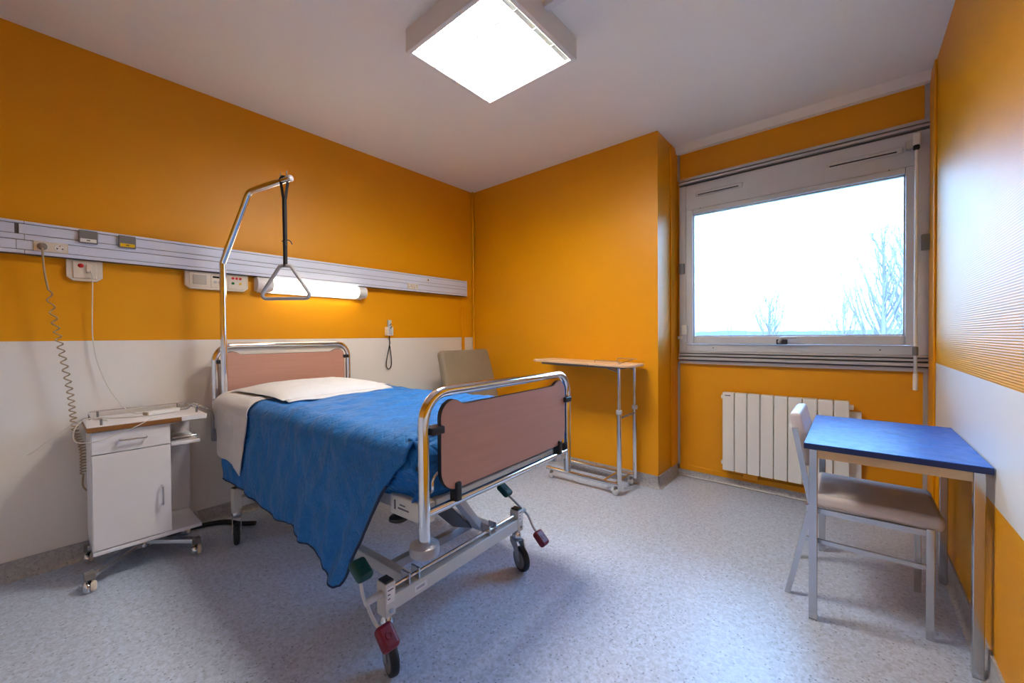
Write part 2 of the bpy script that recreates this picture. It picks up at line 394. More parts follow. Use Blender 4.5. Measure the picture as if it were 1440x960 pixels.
# ------------------------------------------------------------------ window
WIN = sempty('window_1', (2.915, 3.64, 1.0))
xl, xr, zb, zt = 2.262, 3.568, 1.226, 2.272       # visible glass
def frame_part(name, boxes, mt, bev=.003, par=None):
    b = B()
    for q in boxes: b.box(*q)
    if bev: b.bevel(bev)
    return b.build(name, mt, par or WIN)
frame_part('frame_post', [(2.148, 2.204, 3.64, 3.75, 1.10, 2.53)], M_winf)
frame_part('frame_post', [(3.617, 3.684, 3.64, 3.75, 1.10, 2.53)], M_winf)
frame_part('head_panel', [(2.204, 3.617, 3.645, 3.75, 2.317, 2.53)], M_winf)
frame_part('sill_panel', [(2.204, 3.617, 3.645, 3.75, 1.10, 1.16)], M_winf)
b = B()                                            # opening casement, mitred look through four members
for q in ((2.206, xl, 3.628, 3.72, 1.162, 2.313), (xr, 3.615, 3.628, 3.72, 1.162, 2.313), (xl, xr, 3.628, 3.72, 1.162, zb), (xl, xr, 3.628, 3.72, zt, 2.313)): b.box(*q)
sash = b.bevel(.006).build('casement', M_winf, WIN)
B().box(xl - .01, xr + .01, 3.672, 3.678, zb - .01, zt + .01).build('glass_pane', M_pane, sash, smooth=False)
b = B()
for q in ((xl, xl + .008, 3.655, 3.672, zb, zt), (xr - .008, xr, 3.655, 3.672, zb, zt), (xl, xr, 3.655, 3.672, zb, zb + .008), (xl, xr, 3.655, 3.672, zt - .008, zt)): b.box(*q)
b.build('glazing_bead', M_winm, sash)
for z0, z1, y0, nm in ((2.545, 2.562, 3.626, 'channel'), (2.572, 2.595, 3.634, 'channel'), (1.084, 1.10, 3.634, 'channel'), (1.060, 1.076, 3.622, 'channel'), (1.028, 1.050, 3.612, 'channel'), (.992, 1.018, 3.640, 'channel')):
    frame_part(nm, [(2.146, 3.686, y0, 3.70, z0, z1)], M_winm, .002)
frame_part('channel_back', [(2.148, 3.684, 3.652, 3.70, 1.0, 1.10)], M_aludark, 0)
frame_part('channel_back', [(2.148, 3.684, 3.656, 3.70, 2.53, 2.59)], M_aludark, 0)
for x0, x1, z in ((2.285, 2.64, 2.436), (3.16, 3.555, 2.428)):
    v = frame_part('trickle_vent', [(x0, x1, 3.630, 3.645, z - .018, z + .022)], M_winf, .008)
    frame_part('vent_slot', [(x0 + .02, x1 - .03, 3.6265, 3.632, z - .010, z - .002)], M_blackp, 0, v)
    for xx in (x0 + .008, x1 - .012): B().lathe([(.004, 0), (.004, .004), (0, .005)], (xx, 3.632, z + .002), (0, -1, 0), 8).build('screw', M_winm, v)
B().box(2.152, 2.196, 3.61, 3.64, 1.77, 1.86).bevel(.006).build('hinge_plate', mat('blue_grey_metal', (.22, .25, .31), .35, .7), WIN)
B().box(3.638, 3.684, 3.61, 3.64, 1.765, 1.865).bevel(.006).build('hinge_plate', MATS['blue_grey_metal'], WIN)
lk = B().box(2.178, 2.222, 3.596, 3.63, 1.245, 1.325).bevel(.005).build('stay_box', M_whp, WIN)
B().box(2.188, 2.214, 3.60, 3.626, 1.178, 1.244).bevel(.003).build('stay_arm', M_winf, lk)
B().box(2.140, 2.190, 3.612, 3.63, 1.205, 1.228).bevel(.002).build('stay_bracket', M_whp, lk)
hp = B().box(2.868, 2.938, 3.604, 3.63, 1.163, 1.203).bevel(.005).build('handle_plate', mat('dark_bronze', (.07, .065, .07), .35, .6), WIN)
B().tube(fillet([(2.89, 3.61, 1.18), (2.89, 3.575, 1.184), (2.905, 3.57, 1.214), (3.00, 3.566, 1.218)], .012), .010, 10).build('handle_lever', M_winm, hp)
for xx, zz in ((2.42, 1.13), (3.45, 1.13), (2.32, 2.317), (3.49, 2.317)): B().lathe([(.005, 0), (.005, .003), (0, .004)], (xx, 3.645, zz), (0, -1, 0), 8).build('screw', M_aludark, WIN)

# shutter crank hanging in front of the frame
t = thing('shutter_crank', 'long white shutter crank rod hanging beside the right edge of the window', 'crank', (3.612, 3.60, .89))
g = B().box(3.596, 3.630, 3.575, 3.628, 2.425, 2.50).bevel(.006).build('gear_head', M_whp, t)
B().box(3.566, 3.598, 3.60, 3.628, 2.415, 2.47).bevel(.003).build('mounting_plate', M_winm, g)
B().lathe([(.014, 0), (.016, .01), (.016, .022), (.010, .03)], (3.612, 3.59, 2.425), (0, 0, -1), 14).build('joint', M_dark, t)
B().tube([(3.612, 3.59, 2.40), (3.612, 3.58, 2.2), (3.611, 3.572, 1.16)], .0085, 10).build('rod', M_whp, t)
B().lathe([(.011, 0), (.014, .006), (.014, .05), (.011, .056)], (3.611, 3.572, 1.155), (0, 0, -1), 12).build('swivel_sleeve', M_clipg, t)
B().tube([(3.611, 3.572, 1.10), (3.612, 3.566, .985)], .009, 10).build('lower_rod', M_winf, t)
B().tube([(3.612, 3.566, .985), (3.611, 3.562, .882)], .0125, 12).build('hand_grip', M_whp, t)

# ------------------------------------------------------------------ outside
g = B().box(-400, 400, 8, 900, -8.2, -8).build('ground', M_ground, smooth=False); struct(g)
b = B()
hn = 160; prof = []
for i in range(hn + 1):
    x = -500 + 1000 * i / hn
    prof.append((x, 5.2 + 2.2 * noise.noise(Vector((x * .013, 3, 0))) + 1.6 * noise.noise(Vector((x * .07, 9, 0)))))
b.prism(prof + [(500, -9), (-500, -9)], 560, 580, 'y')
single(b, 'distant_tree_line', M_far, (0, 570, -8), 'low hazy tree line along the horizon outside the window', 'woodland')
def tree(base, top, spread, seed, label, nb=34, gr='bare trees outside the window'):
    """a bare upright poplar-like tree: trunk, ascending limbs, twigs"""
    rnd = random.Random(seed); base = Vector(base); hgt = top - base.z
    t = thing('bare_tree', label, 'tree', base, group=gr)
    lean = Vector((rnd.uniform(-.05, .05), rnd.uniform(-.03, .03), 1))
    axis = lambda f: base + lean * hgt * f + Vector((math.sin(f * 5 + seed) * .012, math.cos(f * 4 + seed) * .012, 0)) * hgt * f
    r0 = hgt * .016
    B().tube([axis(k / 14) for k in range(15)], lambda f: r0 * (1 - f) ** .8 + .012, 7).build('trunk', M_bark, t)
    b = B(); tw = B()
    for k in range(nb):
        f = .32 + .62 * k / nb + rnd.uniform(-.02, .02); a = rnd.uniform(0, 2 * PI); ln = hgt * spread * (1.15 - f) * rnd.uniform(.7, 1.15)
        d = Vector((math.cos(a) * .62, math.sin(a) * .62, 1)).normalized(); p0 = axis(f); pts = [p0]
        for q in range(1, 6):
            d = (d + Vector((rnd.uniform(-.14, .14), rnd.uniform(-.14, .14), .16))).normalized(); pts.append(pts[-1] + d * ln / 5)
        rb = r0 * (1 - f) * .55 + .018
        b.tube(pts, lambda s_: rb * (1 - .75 * s_), 5)
        for q in range(16):
            i0 = rnd.randint(1, 4); s0 = pts[i0].lerp(pts[i0 + 1], rnd.random()); aa = rnd.uniform(0, 2 * PI)
            e = Vector((math.cos(aa) * .55, math.sin(aa) * .55, .9)).normalized(); tl = ln * rnd.uniform(.12, .34); p2 = [s0]
            for w_ in range(3):
                e = (e + Vector((rnd.uniform(-.3, .3), rnd.uniform(-.3, .3), .15))).normalized(); p2.append(p2[-1] + e * tl / 3)
            tw.tube(p2, lambda s_: .016 * (1 - .6 * s_) + .003, 3)
    b.build('limbs', M_bark, t); o = tw.build('twigs', M_bark, t); o['kind'] = 'stuff'
    return t
tree((-4.4, 59.3, -8), 6.5, .72, 3, 'smaller bare tree standing alone in the middle of the window view', 40)
tree((5.4, 47.7, -8), 11.2, .50, 11, 'tallest bare poplar towards the right edge of the window view', 46)
tree((7.0, 52.5, -8), 13.0, .46, 5, 'bare poplar cut off by the right edge of the window glass', 40)
tree((3.15, 45.0, -8), 5.0, .62, 21, 'low bare tree at the left foot of the tallest poplar', 30)
for i, dx in enumerate((0, 1.9)):
    b = B().lathe([(.5, 0), (.36, 14), (.36, 14.8)], (-60.0 + dx, 300, -8), (0, 0, 1), 10)
    single(b, 'chimney_stack', M_far, (-60.0 + dx, 300, -8), ['left of two thin distant chimneys on the horizon outside the window', 'right of two thin distant chimneys on the horizon outside the window'][i], 'chimney', 'twin chimneys on the horizon')

# ------------------------------------------------------------------ ceiling light
x0, x1, y0, y1, zl = 1.487, 2.147, 1.278, 1.930, 2.752
t = thing('ceiling_light', 'square white louvred fluorescent ceiling light switched on', 'ceiling light', (1.817, 1.60, H))
b = B(); w = .026
for q in ((x0, x1, y0, y0 + w, zl, H), (x0, x1, y1 - w, y1, zl, H), (x0, x0 + w, y0 + w, y1 - w, zl, H), (x1 - w, x1, y0 + w, y1 - w, zl, H), (x0 + w, x1 - w, y0 + w, y1 - w, H - .02, H - .002)): b.box(*q)
b.bevel(.004).build('housing', M_lampw, t)
B().box(x0 + w, x1 - w, y0 + w, y1 - w, 2.800, 2.806).build('lit_panel', M_lit, t, smooth=False)
xs = [x0 + w + (x1 - x0 - 2 * w) * k / 4 for k in range(5)]; ys = [y0 + w + (y1 - y0 - 2 * w) * k / 4 for k in range(5)]
for x in xs[1:4]: B().box(x - .0008, x + .0008, y0 + w, y1 - w, zl + .008, 2.796).build('louvre_blade', M_louv, t, smooth=False)
for y in ys[1:4]: B().box(x0 + w, x1 - w, y - .004, y + .004, zl + .003, 2.796).build('louvre_blade', M_louv, t, smooth=False)
for k in range(4):
    a, c = ys[k] + .004, ys[k + 1] - .004
    B().box(x1 - w - .034, x1 - w - .006, a, c, 2.762, 2.766).build('side_reflector', M_louv, t)
    a, c = xs[k] + .004, xs[k + 1] - .004
    B().box(x0 + w + .016, x0 + w + .026, ys[k] + .006, ys[k + 1] - .006, 2.762, 2.766).build('side_reflector', M_louv, t)
single(B().box(x1, 2.32, 1.615, 1.655, H - .028, H).bevel(.003), 'cable_trunking', M_lampw, (2.24, 1.635, H - .028), 'short white cable trunking on the ceiling beside the square light', 'trunking')

# ------------------------------------------------------------------ bed head trunking on the left wall
Z = [1.683, 1.704, 1.754, 1.784, 1.836, 1.852]
t = thing('bed_head_trunking', 'long brushed aluminium service trunking running along the bed head wall', 'trunking', (0, .6, 1.683))
B().box(0, .052, YB + .05, 3.048, Z[0] + .001, Z[5] - .001).build('back_profile', M_aludark, t, smooth=False)
def strip(name, z0, z1, cuts, d=.060, g=.0016):
    for a, c in zip(cuts, cuts[1:]): B().box(.03, d, a + g / 2, c - g / 2, z0 + g, z1 - g).bevel(.0015).build(name, M_alu, t)
strip('lower_lip', Z[0] - g if False else Z[0], Z[1], [YB + .05, -.048, 3.046], .061)
strip('lower_cover', Z[1], Z[2], [YB + .05, -.075, 3.046], .059)
strip('middle_strip', Z[2], Z[3], [YB + .05, -.048, 3.046], .061)
strip('upper_cover', Z[3], Z[4], [YB + .05, -.079], .059); strip('upper_cover', Z[3], Z[4], [-.066, 3.046], .059)
strip('upper_lip', Z[4], Z[5], [YB + .05, -.048, 3.046], .061)
B().box(0, .064, 3.047, 3.055, Z[0] - .002, Z[5] + .002).bevel(.002).build('end_cap', M_whp, t)

def socket(yc, zc, name, label, plugged, wdt=.122, hgt=.052):
    t = thing(name, label, 'socket', (.059, yc, zc - hgt / 2))
    B().box(.059, .067, yc - wdt / 2, yc + wdt / 2, zc - hgt / 2, zc + hgt / 2).bevel(.003).build('plate', M_crp, t)
    for k, s in enumerate((-1, 1)):
        y = yc + s * wdt / 4
        r = B().lathe([(hgt * .42, 0), (hgt * .42, .004), (hgt * .36, .005), (hgt * .34, .001), (0, .001)], (.067, y, zc), (1, 0, 0), 20).build('outlet', M_whp, t)
        for sy in (-1, 1): B().lathe([(.0035, 0), (.0035, .0008), (0, .0008)], (.0686, y + sy * .0095, zc - .004), (1, 0, 0), 8).build('contact_hole', M_blackp, r)
        B().lathe([(.003, 0), (.003, .008), (0, .009)], (.068, y, zc + .009), (1, 0, 0), 8).build('earth_pin', M_chromeb, r)
    return t
socket(.042, 1.729, 'double_socket', 'cream double socket in the trunking with one grey plug', True)
socket(2.338, 1.729, 'double_socket', 'cream double socket near the corner end of the trunking', False)
# plug with the coiled cord that falls beside the bedside cabinet
t = thing('plug_with_coiled_cord', 'grey plug with beige coiled cord hanging down beside the bedside cabinet', 'cord', (.10, .008, .49))
B().lathe([(.019, 0), (.019, .012), (.014, .03), (.008, .042), (0, .043)], (.069, .0115, 1.729), (1, 0, -.25), 16).build('plug', mat('grey_plug', (.20, .17, .14), .5), t)
B().tube(spline([(.105, .0115, 1.72), (.115, .012, 1.69), (.105, .016, 1.60), (.10, .028, 1.50)]), .0042, 8).build('straight_lead', M_cordb, t)
pts = spline([(.10, .028, 1.50), (.098, .05, 1.32), (.095, .073, 1.154), (.09, .098, .95), (.088, .111, .766), (.08, .138, .64), (.075, .140, .50)], 60)
tot = len(pts); coil = []
turns = 34
for i in range(tot * 4 - 3):
    f = i / (tot * 4 - 4); k = f * (tot - 1); k0 = min(int(k), tot - 2); p = pts[k0].lerp(pts[k0 + 1], k - k0)
    dens = .55 * f + .8 * f * f; a = 2 * PI * turns * dens / 1.35
    coil.append(p + Vector((math.cos(a) * .0115, math.sin(a) * .0115, 0)))
B().tube(coil, .0034, 5).build('coil', M_cordb, t)
B().tube(spline([(.075, .140, .50), (.07, .142, .42), (.05, .20, .36), (.045, .30, .33)]), .0042, 8).build('lower_lead', M_cordb, t)
# flat cover boxes on the trunking
def clipbox(y, label, mt):
    t = thing('trunking_cover_box', label, 'cover box', (.06, y, 1.775))
    B().box(.06, .078, y - .037, y + .037, 1.772, 1.842).bevel(.004).build('body', M_clipg, t)
    pl_ = B().box(.077, .080, y - .031, y + .031, 1.777, 1.796).bevel(.001).build('label_plate', mt, t)
    B().box(.0795, .081, y - .007, y + .007, 1.784, 1.789).build('mark', M_blackp, pl_)
clipbox(.178, 'grey cover box with a white plate on the trunking', M_whp)
clipbox(.335, 'grey cover box with a yellow plate on the trunking', M_yelb)
t = thing('round_port', 'small round white port in the far end of the trunking', 'socket', (.059, 2.524, 1.795))
B().lathe([(.017, 0), (.017, .004), (.010, .005), (.010, .001), (0, .001)], (.059, 2.524, 1.809), (1, 0, 0), 20).build('ring', M_whp, t)
B().box(.060, .0645, 2.520, 2.527, 1.799, 1.819).build('slot', M_blackp, t)

# nurse call panel and radio panel under the trunking
def chamf(y0, y1, z0, z1, c): return [(y0, z1), (y0, z0 + c), (y0 + c * 1.1, z0), (y1 - c * 1.1, z0), (y1, z0 + c), (y1, z1)]
t = thing('nurse_call_panel', 'small cream call panel with one red button under the trunking', 'call panel', (0, .164, 1.566))
B().prism(chamf(.094, .235, 1.566, 1.682, .022), 0, .026, 'x').bevel(.003).build('back_plate', M_crp, t)
fp = B().box(.02, .034, .119, .211, 1.580, 1.676).bevel(.004).build('front_plate', M_crp, t)
B().lathe([(.012, 0), (.012, .003), (.007, .007), (0, .008)], (.034, .149, 1.650), (1, 0, 0), 16).build('red_button', M_redb, fp)
B().box(.034, .046, .170, .192, 1.615, 1.660).bevel(.003).build('cord_plug', M_crp, fp)
t = thing('call_cord', 'thin white call cord falling from the call panel to the bedside cabinet', 'cord', (.05, .19, .80))
TT = .803
B().tube(spline([(.046, .185, 1.625), (.055, .19, 1.60), (.045, .192, 1.548), (.035, .19, 1.228), (.04, .225, 1.03), (.06, .285, .88), (.10, .34, TT + .006), (.16, .40, TT + .005), (.24, .43, TT + .005),
                 (.28, .36, TT + .005), (.22, .25, TT + .005), (.15, .2, TT + .006), (.17, .155, TT + .008), (.22, .12, TT - .005), (.30, .10, .765), (.40, .105, .735), (.455, .16, .733), (.458, .24, .755), (.45, .32, .785), (.41, .38, TT + .006), (.36, .40, TT + .005)], 8), .0028, 6).build('lead', M_cordw, t)
t = thing('bedside_radio_panel', 'wide cream panel with speaker, display and coloured buttons under the trunking', 'control panel', (0, .782, 1.566))
B().prism(chamf(.606, .958, 1.566, 1.682, .024), 0, .030, 'x').bevel(.003).build('back_plate', M_crp, t)
for a, c in ((.628, .735), (.742, .832), (.838, .938)):
    B().box(.026, .034, a, c, 1.580, 1.676).bevel(.003).build('module', M_crp, t)
B().box(.033, .038, .645, .718, 1.597, 1.660).bevel(.016, 3).build('speaker_grille', mat('speaker_mesh', (.50, .46, .40), .7, var=.4, scale=500), t)
B().box(.033, .036, .752, .806, 1.646, 1.658).build('display', M_glassd, t)
for y in (.766, .790): B().lathe([(.009, 0), (.009, .004), (0, .005)], (.034, y, 1.620), (1, 0, 0), 14).build('grey_button', M_lightg, t)
for y in (.866, .888, .910): B().lathe([(.0085, 0), (.0085, .004), (0, .005)], (.034, y, 1.655), (1, 0, 0), 14).build('red_button', M_redb, t)
B().lathe([(.009, 0), (.009, .004), (0, .005)], (.034, .866, 1.620), (1, 0, 0), 14).build('green_button', M_greenb, t)
B().lathe([(.008, 0), (.008, .004), (0, .005)], (.034, .910, 1.620), (1, 0, 0), 14).build('yellow_button', M_yelb, t)
B().lathe([(.004, 0), (.004, .003), (0, .003)], (.034, .888, 1.620), (1, 0, 0), 10).build('lamp_dot', M_whp, t)

# bed head lamp
t = thing('bed_head_lamp', 'white tubular bed lamp glowing under the trunking', 'wall lamp', (0, 1.42, 1.58))
def dsec(r, n=12): return [(0.0, 1.677), (.045, 1.677)] + [(.045 + r * math.sin(a), 1.629 + r * math.cos(a)) for a in [PI * k / n for k in range(1, n)]] + [(.045, 1.581), (0, 1.581)]
S = dsec(.048)
B().prism([(x, z) for x, z in S], 1.105, 1.772, 'y').build('diffuser', M_tube, t)
B().prism([(x * 1.02, 1.629 + (z - 1.629) * 1.03) for x, z in S], 1.003, 1.107, 'y').bevel(.004).build('end_cap', M_lampw, t)
B().prism([(x * 1.02, 1.629 + (z - 1.629) * 1.03) for x, z in S], 1.770, 1.846, 'y').bevel(.004).build('end_cap', M_lampw, t)
B().box(0, .020, 1.02, 1.83, 1.572, 1.686).build('wall_plate', M_lampw, t)

# handset holder on the wall
t = thing('handset_holder', 'small white wall holder keeping a grey remote above the white panel', 'holder', (0, 2.095, 1.255))
B().box(0, .012, 2.066, 2.128, 1.255, 1.335).build('back', M_whp, t)
B().box(.012, .045, 2.066, 2.078, 1.255, 1.335).bevel(.002).build('cheek', M_whp, t)
B().box(.012, .045, 2.116, 2.128, 1.255, 1.335).bevel(.002).build('cheek', M_whp, t)
B().box(.012, .045, 2.078, 2.116, 1.255, 1.262).build('bottom', M_whp, t)
t = thing('remote_handset', 'grey remote handset with black wrist loop in the wall holder', 'remote', (.03, 2.095, .95))
hs = B().box(.016, .040, 2.080, 2.114, 1.264, 1.398).bevel(.004).build('body', M_lightg, t)
for y, z in ((2.106, 1.362), (2.098, 1.352), (2.110, 1.335), (2.102, 1.325)): B().lathe([(.0055, 0), (.0055, .003), (0, .003)], (.040, y, z), (1, 0, 0), 8).build('button', M_blackp, hs)
B().tube(spline([(.03, 2.095, 1.262), (.032, 2.094, 1.22), (.034, 2.096, 1.19), (.030, 2.094, 1.16), (.022, 2.075, 1.06), (.018, 2.066, .985), (.016, 2.082, .948), (.016, 2.10, .946), (.018, 2.118, .975), (.022, 2.117, 1.05), (.03, 2.098, 1.16)]), .0045, 8).build('wrist_loop', M_blackp, t)

# ------------------------------------------------------------------ radiator
t = thing('radiator', 'cream panel radiator of nine flat fins under the window', 'radiator', (2.90, 3.62, .14))
rx0, rx1, n = 2.505, 3.297, 9
for k in range(n):
    a = rx0 + (rx1 - rx0) * k / n; c = rx0 + (rx1 - rx0) * (k + 1) / n
    B().box(a + .0022, c - .0022, 3.565, 3.628, .145, .775).bevel(.006).build('fin', M_rad, t)
B().box(rx0 + .01, rx1 - .01, 3.585, 3.62, .70, .74).build('header_tube', M_rad, t)
B().box(rx0 + .01, rx1 - .01, 3.585, 3.62, .18, .22).build('header_tube', M_rad, t)
for z in (.735, .20): B().lathe([(.018, 0), (.018, .010), (.012, .014), (0, .014)], (rx0 + .002, 3.596, z), (-1, 0, 0), 14).build('end_plug', M_rad, t)
B().lathe([(.018, 0), (.018, .018), (.013, .022), (0, .022)], (rx1 - .002, 3.596, .735), (1, 0, 0), 14).build('end_plug', M_rad, t)
B().box(rx1 - .02, rx1 + .062, 3.628, 3.652, .17, .70).bevel(.004).build('control_box', M_rad, t)
B().box(2.526, 2.566, 3.5635, 3.566, .748, .756).build('badge', M_clipg, t)
for x in (2.70, 3.10): B().box(x - .05, x + .05, 3.60, WY - .012, .095, .16).bevel(.003).build('wall_bracket', M_or, t)
B().tube([(3.36, 3.645, .66), (3.42, 3.655, .655), (3.44, 3.664, .655)], .008, 8).build('pipe', M_or, t)

# ------------------------------------------------------------------ bed
BR = math.radians(2.6)
bed = thing('hospital_bed', 'raised hospital bed with chrome end frames, pink headboard and footboard', 'bed', (.14, 1.185, 0), BR)
def bb(b, name, mt, par=None, **k): return b.build(name, mt, par or bed, local=True, **k)
# end frames
def endframe(u, hw, zbot0, zbot1, ztop, r=.019, rad=.10):
    return fillet([(u, -hw, zbot0), (u, -hw, ztop - r), (u, hw, ztop - r), (u, hw, zbot1)], rad, 8)
ff = bb(B().tube(endframe(2.07, .470, .56, .545, 1.070), .019, 16), 'foot_frame', M_chrome)
bb(B().tube([(2.07, -.46, .653), (2.07, .46, .653)], .0125, 12), 'lower_bar', M_chrome, ff)
bb(B().lathe([(.030, 0), (.048, .006), (.050, .02), (.048, .036), (.03, .043)], (2.07, -.470, .520), (0, 0, 1), 24), 'bumper_disc', M_greyst, ff)
hf = bb(B().tube(endframe(0, .460, .58, .58, 1.21), .019, 16), 'head_frame', M_chrome)
bb(B().tube([(0, -.45, .72), (0, .45, .72)], .0125, 12), 'lower_bar', M_chrome, hf)
def panel(v0, v1, z0, z1, r=.075, ear=.022):
    """board outline: rounded foot corners, raised ears at the top corners"""
    P = []
    for k in range(9): a = PI + PI / 2 * k / 8; P.append((v0 + r + r * math.cos(a), z0 + r + r * math.sin(a)))
    for k in range(9): a = -PI / 2 + PI / 2 * k / 8; P.append((v1 - r + r * math.cos(a), z0 + r + r * math.sin(a)))
    q = .06
    for k in range(9): a = PI / 2 * k / 8; P.append((v1 - q + q * math.cos(a), z1 - q + q * math.sin(a)))
    P += [(v1 - q - .022, z1 - .006), (v1 - q - .045, z1 - ear + .003), (v1 - q - .07, z1 - ear)]
    P += [(v0 + q + .07, z1 - ear), (v0 + q + .045, z1 - ear + .003), (v0 + q + .022, z1 - .006)]
    for k in range(9): a = PI / 2 + PI / 2 * k / 8; P.append((v0 + q + q * math.cos(a), z1 - q + q * math.sin(a)))
    return P
def board(u, v0, v1, z0, z1, name):
    P = panel(v0, v1, z0, z1)
    o = bb(B().prism(P, u - .009, u + .009, 'x'), name, M_pink)
    c = ((v0 + v1) / 2, (z0 + z1) / 2)
    Q = [(c[0] + (y - c[0]) * 1.006, c[1] + (z - c[1]) * 1.012) for y, z in P]
    bb(B().prism(Q, u - .0075, u + .0075, 'x'), 'black_edging', M_blackp, o)
    return o
fb = board(2.07, -.400, .432, .700, 1.018, 'footboard')
for v, z, hz in ((-.424, .925, 0), (.446, .918, 0)): bb(B().box(2.045, 2.095, v - .028, v + .028, z - .013, z + .013).bevel(.004), 'clip', M_blackp, fb)
for v in (-.325, .375): bb(B().box(2.05, 2.090, v - .012, v + .012, .655, .722).bevel(.004), 'clip', M_blackp, fb)
bb(B().lathe([(.016, 0), (.018, .01), (.014, .028), (0, .03)], (2.07, .44, .665), (0, 0, 1), 12), 'clip', M_blackp, fb)
hb = board(0, -.420, .420, .760, 1.150, 'headboard')
for v in (-.435, .435): bb(B().box(-.02, .025, v - .022, v + .022, 1.075, 1.10).bevel(.004), 'clip', M_blackp, hb)
bb(B().box(-.012, -.006, -.41, .41, 1.15, 1.176), 'top_filler', M_cream, hb)
# mattress platform
pf = bb(B().box(.02, 2.02, -.43, -.385, .605, .668).box(.02, 2.02, .385, .43, .605, .668).box(.02, .07, -.385, .385, .605, .668).box(1.93, 2.035, -.385, .385, .612, .668).bevel(.005), 'platform_frame', M_cream)
bb(B().box(1.86, 2.045, -.455, -.40, .600, .672).bevel(.006), 'corner_block', M_cream, pf)
bb(B().box(1.86, 2.045, .40, .455, .600, .672).bevel(.006), 'corner_block', M_cream, pf)
for u0, u1 in ((.08, .62), (.65, .98), (1.01, 1.40), (1.43, 1.92)): bb(B().box(u0, u1, -.40, .40, .655, .676).bevel(.004), 'deck_panel', M_greyst, pf)
bb(B().box(-.02, .10, -.475, -.40, .66, .72).bevel(.004), 'head_bracket', M_cream, pf)
bb(B().box(-.02, .10, .40, .475, .66, .72).bevel(.004), 'head_bracket', M_cream, pf)
bb(B().box(-.022, .022, -.482, -.438, .578, .76).bevel(.004), 'post_sleeve', M_greyst, pf)
kn = bb(B().tube([(1.85, -.41, .605), (1.85, -.41, .565)], .007, 8), 'clamp_screw', M_chromeb, pf)
bb(B().lathe([(.012, 0), (.034, -.008), (.036, -.018), (.024, -.026), (0, -.027)], (1.85, -.41, .575), (0, 0, 1), 18), 'clamp_knob', M_blackp, kn)
bb(B().box(1.888, 1.896, -.4565, -.455, .622, .655).box(1.91, 1.97, -.4565, -.455, .628, .633).box(1.92, 1.95, -.4565, -.455, .642, .646), 'type_plate', M_aludark, pf)
mp_ = bb(B().tube(fillet([(1.98, -.40, .69), (2.03, -.40, .69), (2.03, -.40, .76), (2.03, .40, .76), (2.03, .40, .69), (1.98, .40, .69)], .04), .007, 10), 'mattress_stop', M_chrome, pf)
# mattress, sheets
bb(B().box(.045, 2.005, -.438, .438, .676, .858).bevel(.045, 4), 'mattress', M_matt)
# undercarriage
NV, FV, UF, UH = -.440, .375, 1.81, .28
uc = bb(B().box(UF - .025, UF + .025, NV + .02, FV - .02, .212, .268).bevel(.004), 'foot_crossbar', M_cream)
bb(B().box(UH - .025, UH + .025, NV + .02, FV - .02, .212, .268).bevel(.004), 'head_crossbar', M_cream)
for v, tops in ((NV, .325), (FV, .312)):
    o = bb(B().box(UF - .028, UF + .028, v - .022, v + .022, .200, tops).bevel(.003), 'corner_tube', M_cream, uc)
    bb(B().box(UF - .024, UF + .024, v - .018, v + .018, tops - .002, tops + .006).bevel(.002), 'tube_plug', M_blackp, o)
    bb(B().box(UF + .028, UF + .0285, v - .016, v + .016, .252, .310), 'scale_plate', M_whp, o)
    for dz in (.300, .284, .268): bb(B().box(UF + .0284, UF + .0292, v - .013, v + (.012 if dz > .29 else -.002), dz - .0018, dz + .0018), 'scale_mark', M_blackp, o)
    bb(B().lathe([(.008, 0), (.008, .005), (0, .006)], (UF + .028, v, .222), (1, 0, 0), 8), 'bolt', M_chromeb, o)
rod = bb(B().tube([(UF + .005, NV, .292), (UF + .005, FV + .06, .286)], .0075, 12), 'brake_rod', M_chrome)
for v in (-.32, .16):
    for dv in (-.026, .022): bb(B().box(UF - .03, UF + .022, v + dv - .004, v + dv + .004, .262, .315).bevel(.003), 'rod_bracket', M_chromeb, uc)
bb(B().box(UF + .0252, UF + .027, -.33, -.265, .228, .254).bevel(.0005), 'maker_plate', M_whp, uc)
bb(B().box(UF + .027, UF + .0275, -.318, -.278, .236, .246), 'maker_plate_mark', M_greyst, uc)
for v in (-.30, .24):
    bb(B().beam((UH + .02, v, .24), (UF - .02, v, .24), .04, .05).bevel(.004), 'side_rail', M_cream)
bb(B().beam((1.60, -.30, .225), (1.60, .24, .225), .035, .04).bevel(.003), 'tie_bar', M_greyst)
bb(B().beam((.62, -.30, .225), (.62, .24, .225), .035, .04).bevel(.003), 'tie_bar', M_greyst)
for v in (-.26, .20):
    bb(B().beam((1.25, v, .25), (.92, v, .60), .012, .055, (0, 1, 0)).bevel(.002), 'lift_arm', M_greyst)
    bb(B().beam((.78, v, .25), (.42, v, .60), .012, .055, (0, 1, 0)).bevel(.002), 'lift_arm', M_greyst)
bb(B().beam((1.93, -.20, .600), (1.70, .19, .262), .030, .040).bevel(.003), 'lift_strut', M_greyst)
bb(B().beam((1.88, -.28, .600), (1.645, .13, .262), .100, .008).bevel(.002), 'lift_plate', mat('charcoal_steel', (.06, .06, .07), .4, .3))
bb(B().lathe([(.012, 0), (.012, .012), (0, .014)], (1.69, .19, .262), (0, -1, 0), 12), 'pivot_bolt', M_blackp)
bb(B().tube([(.75, -.03, .27), (1.05, -.03, .42)], .032, 14), 'actuator', M_blackp)
bb(B().tube([(1.05, -.03, .42), (1.32, -.03, .58)], .015, 12), 'actuator_rod', M_chrome)
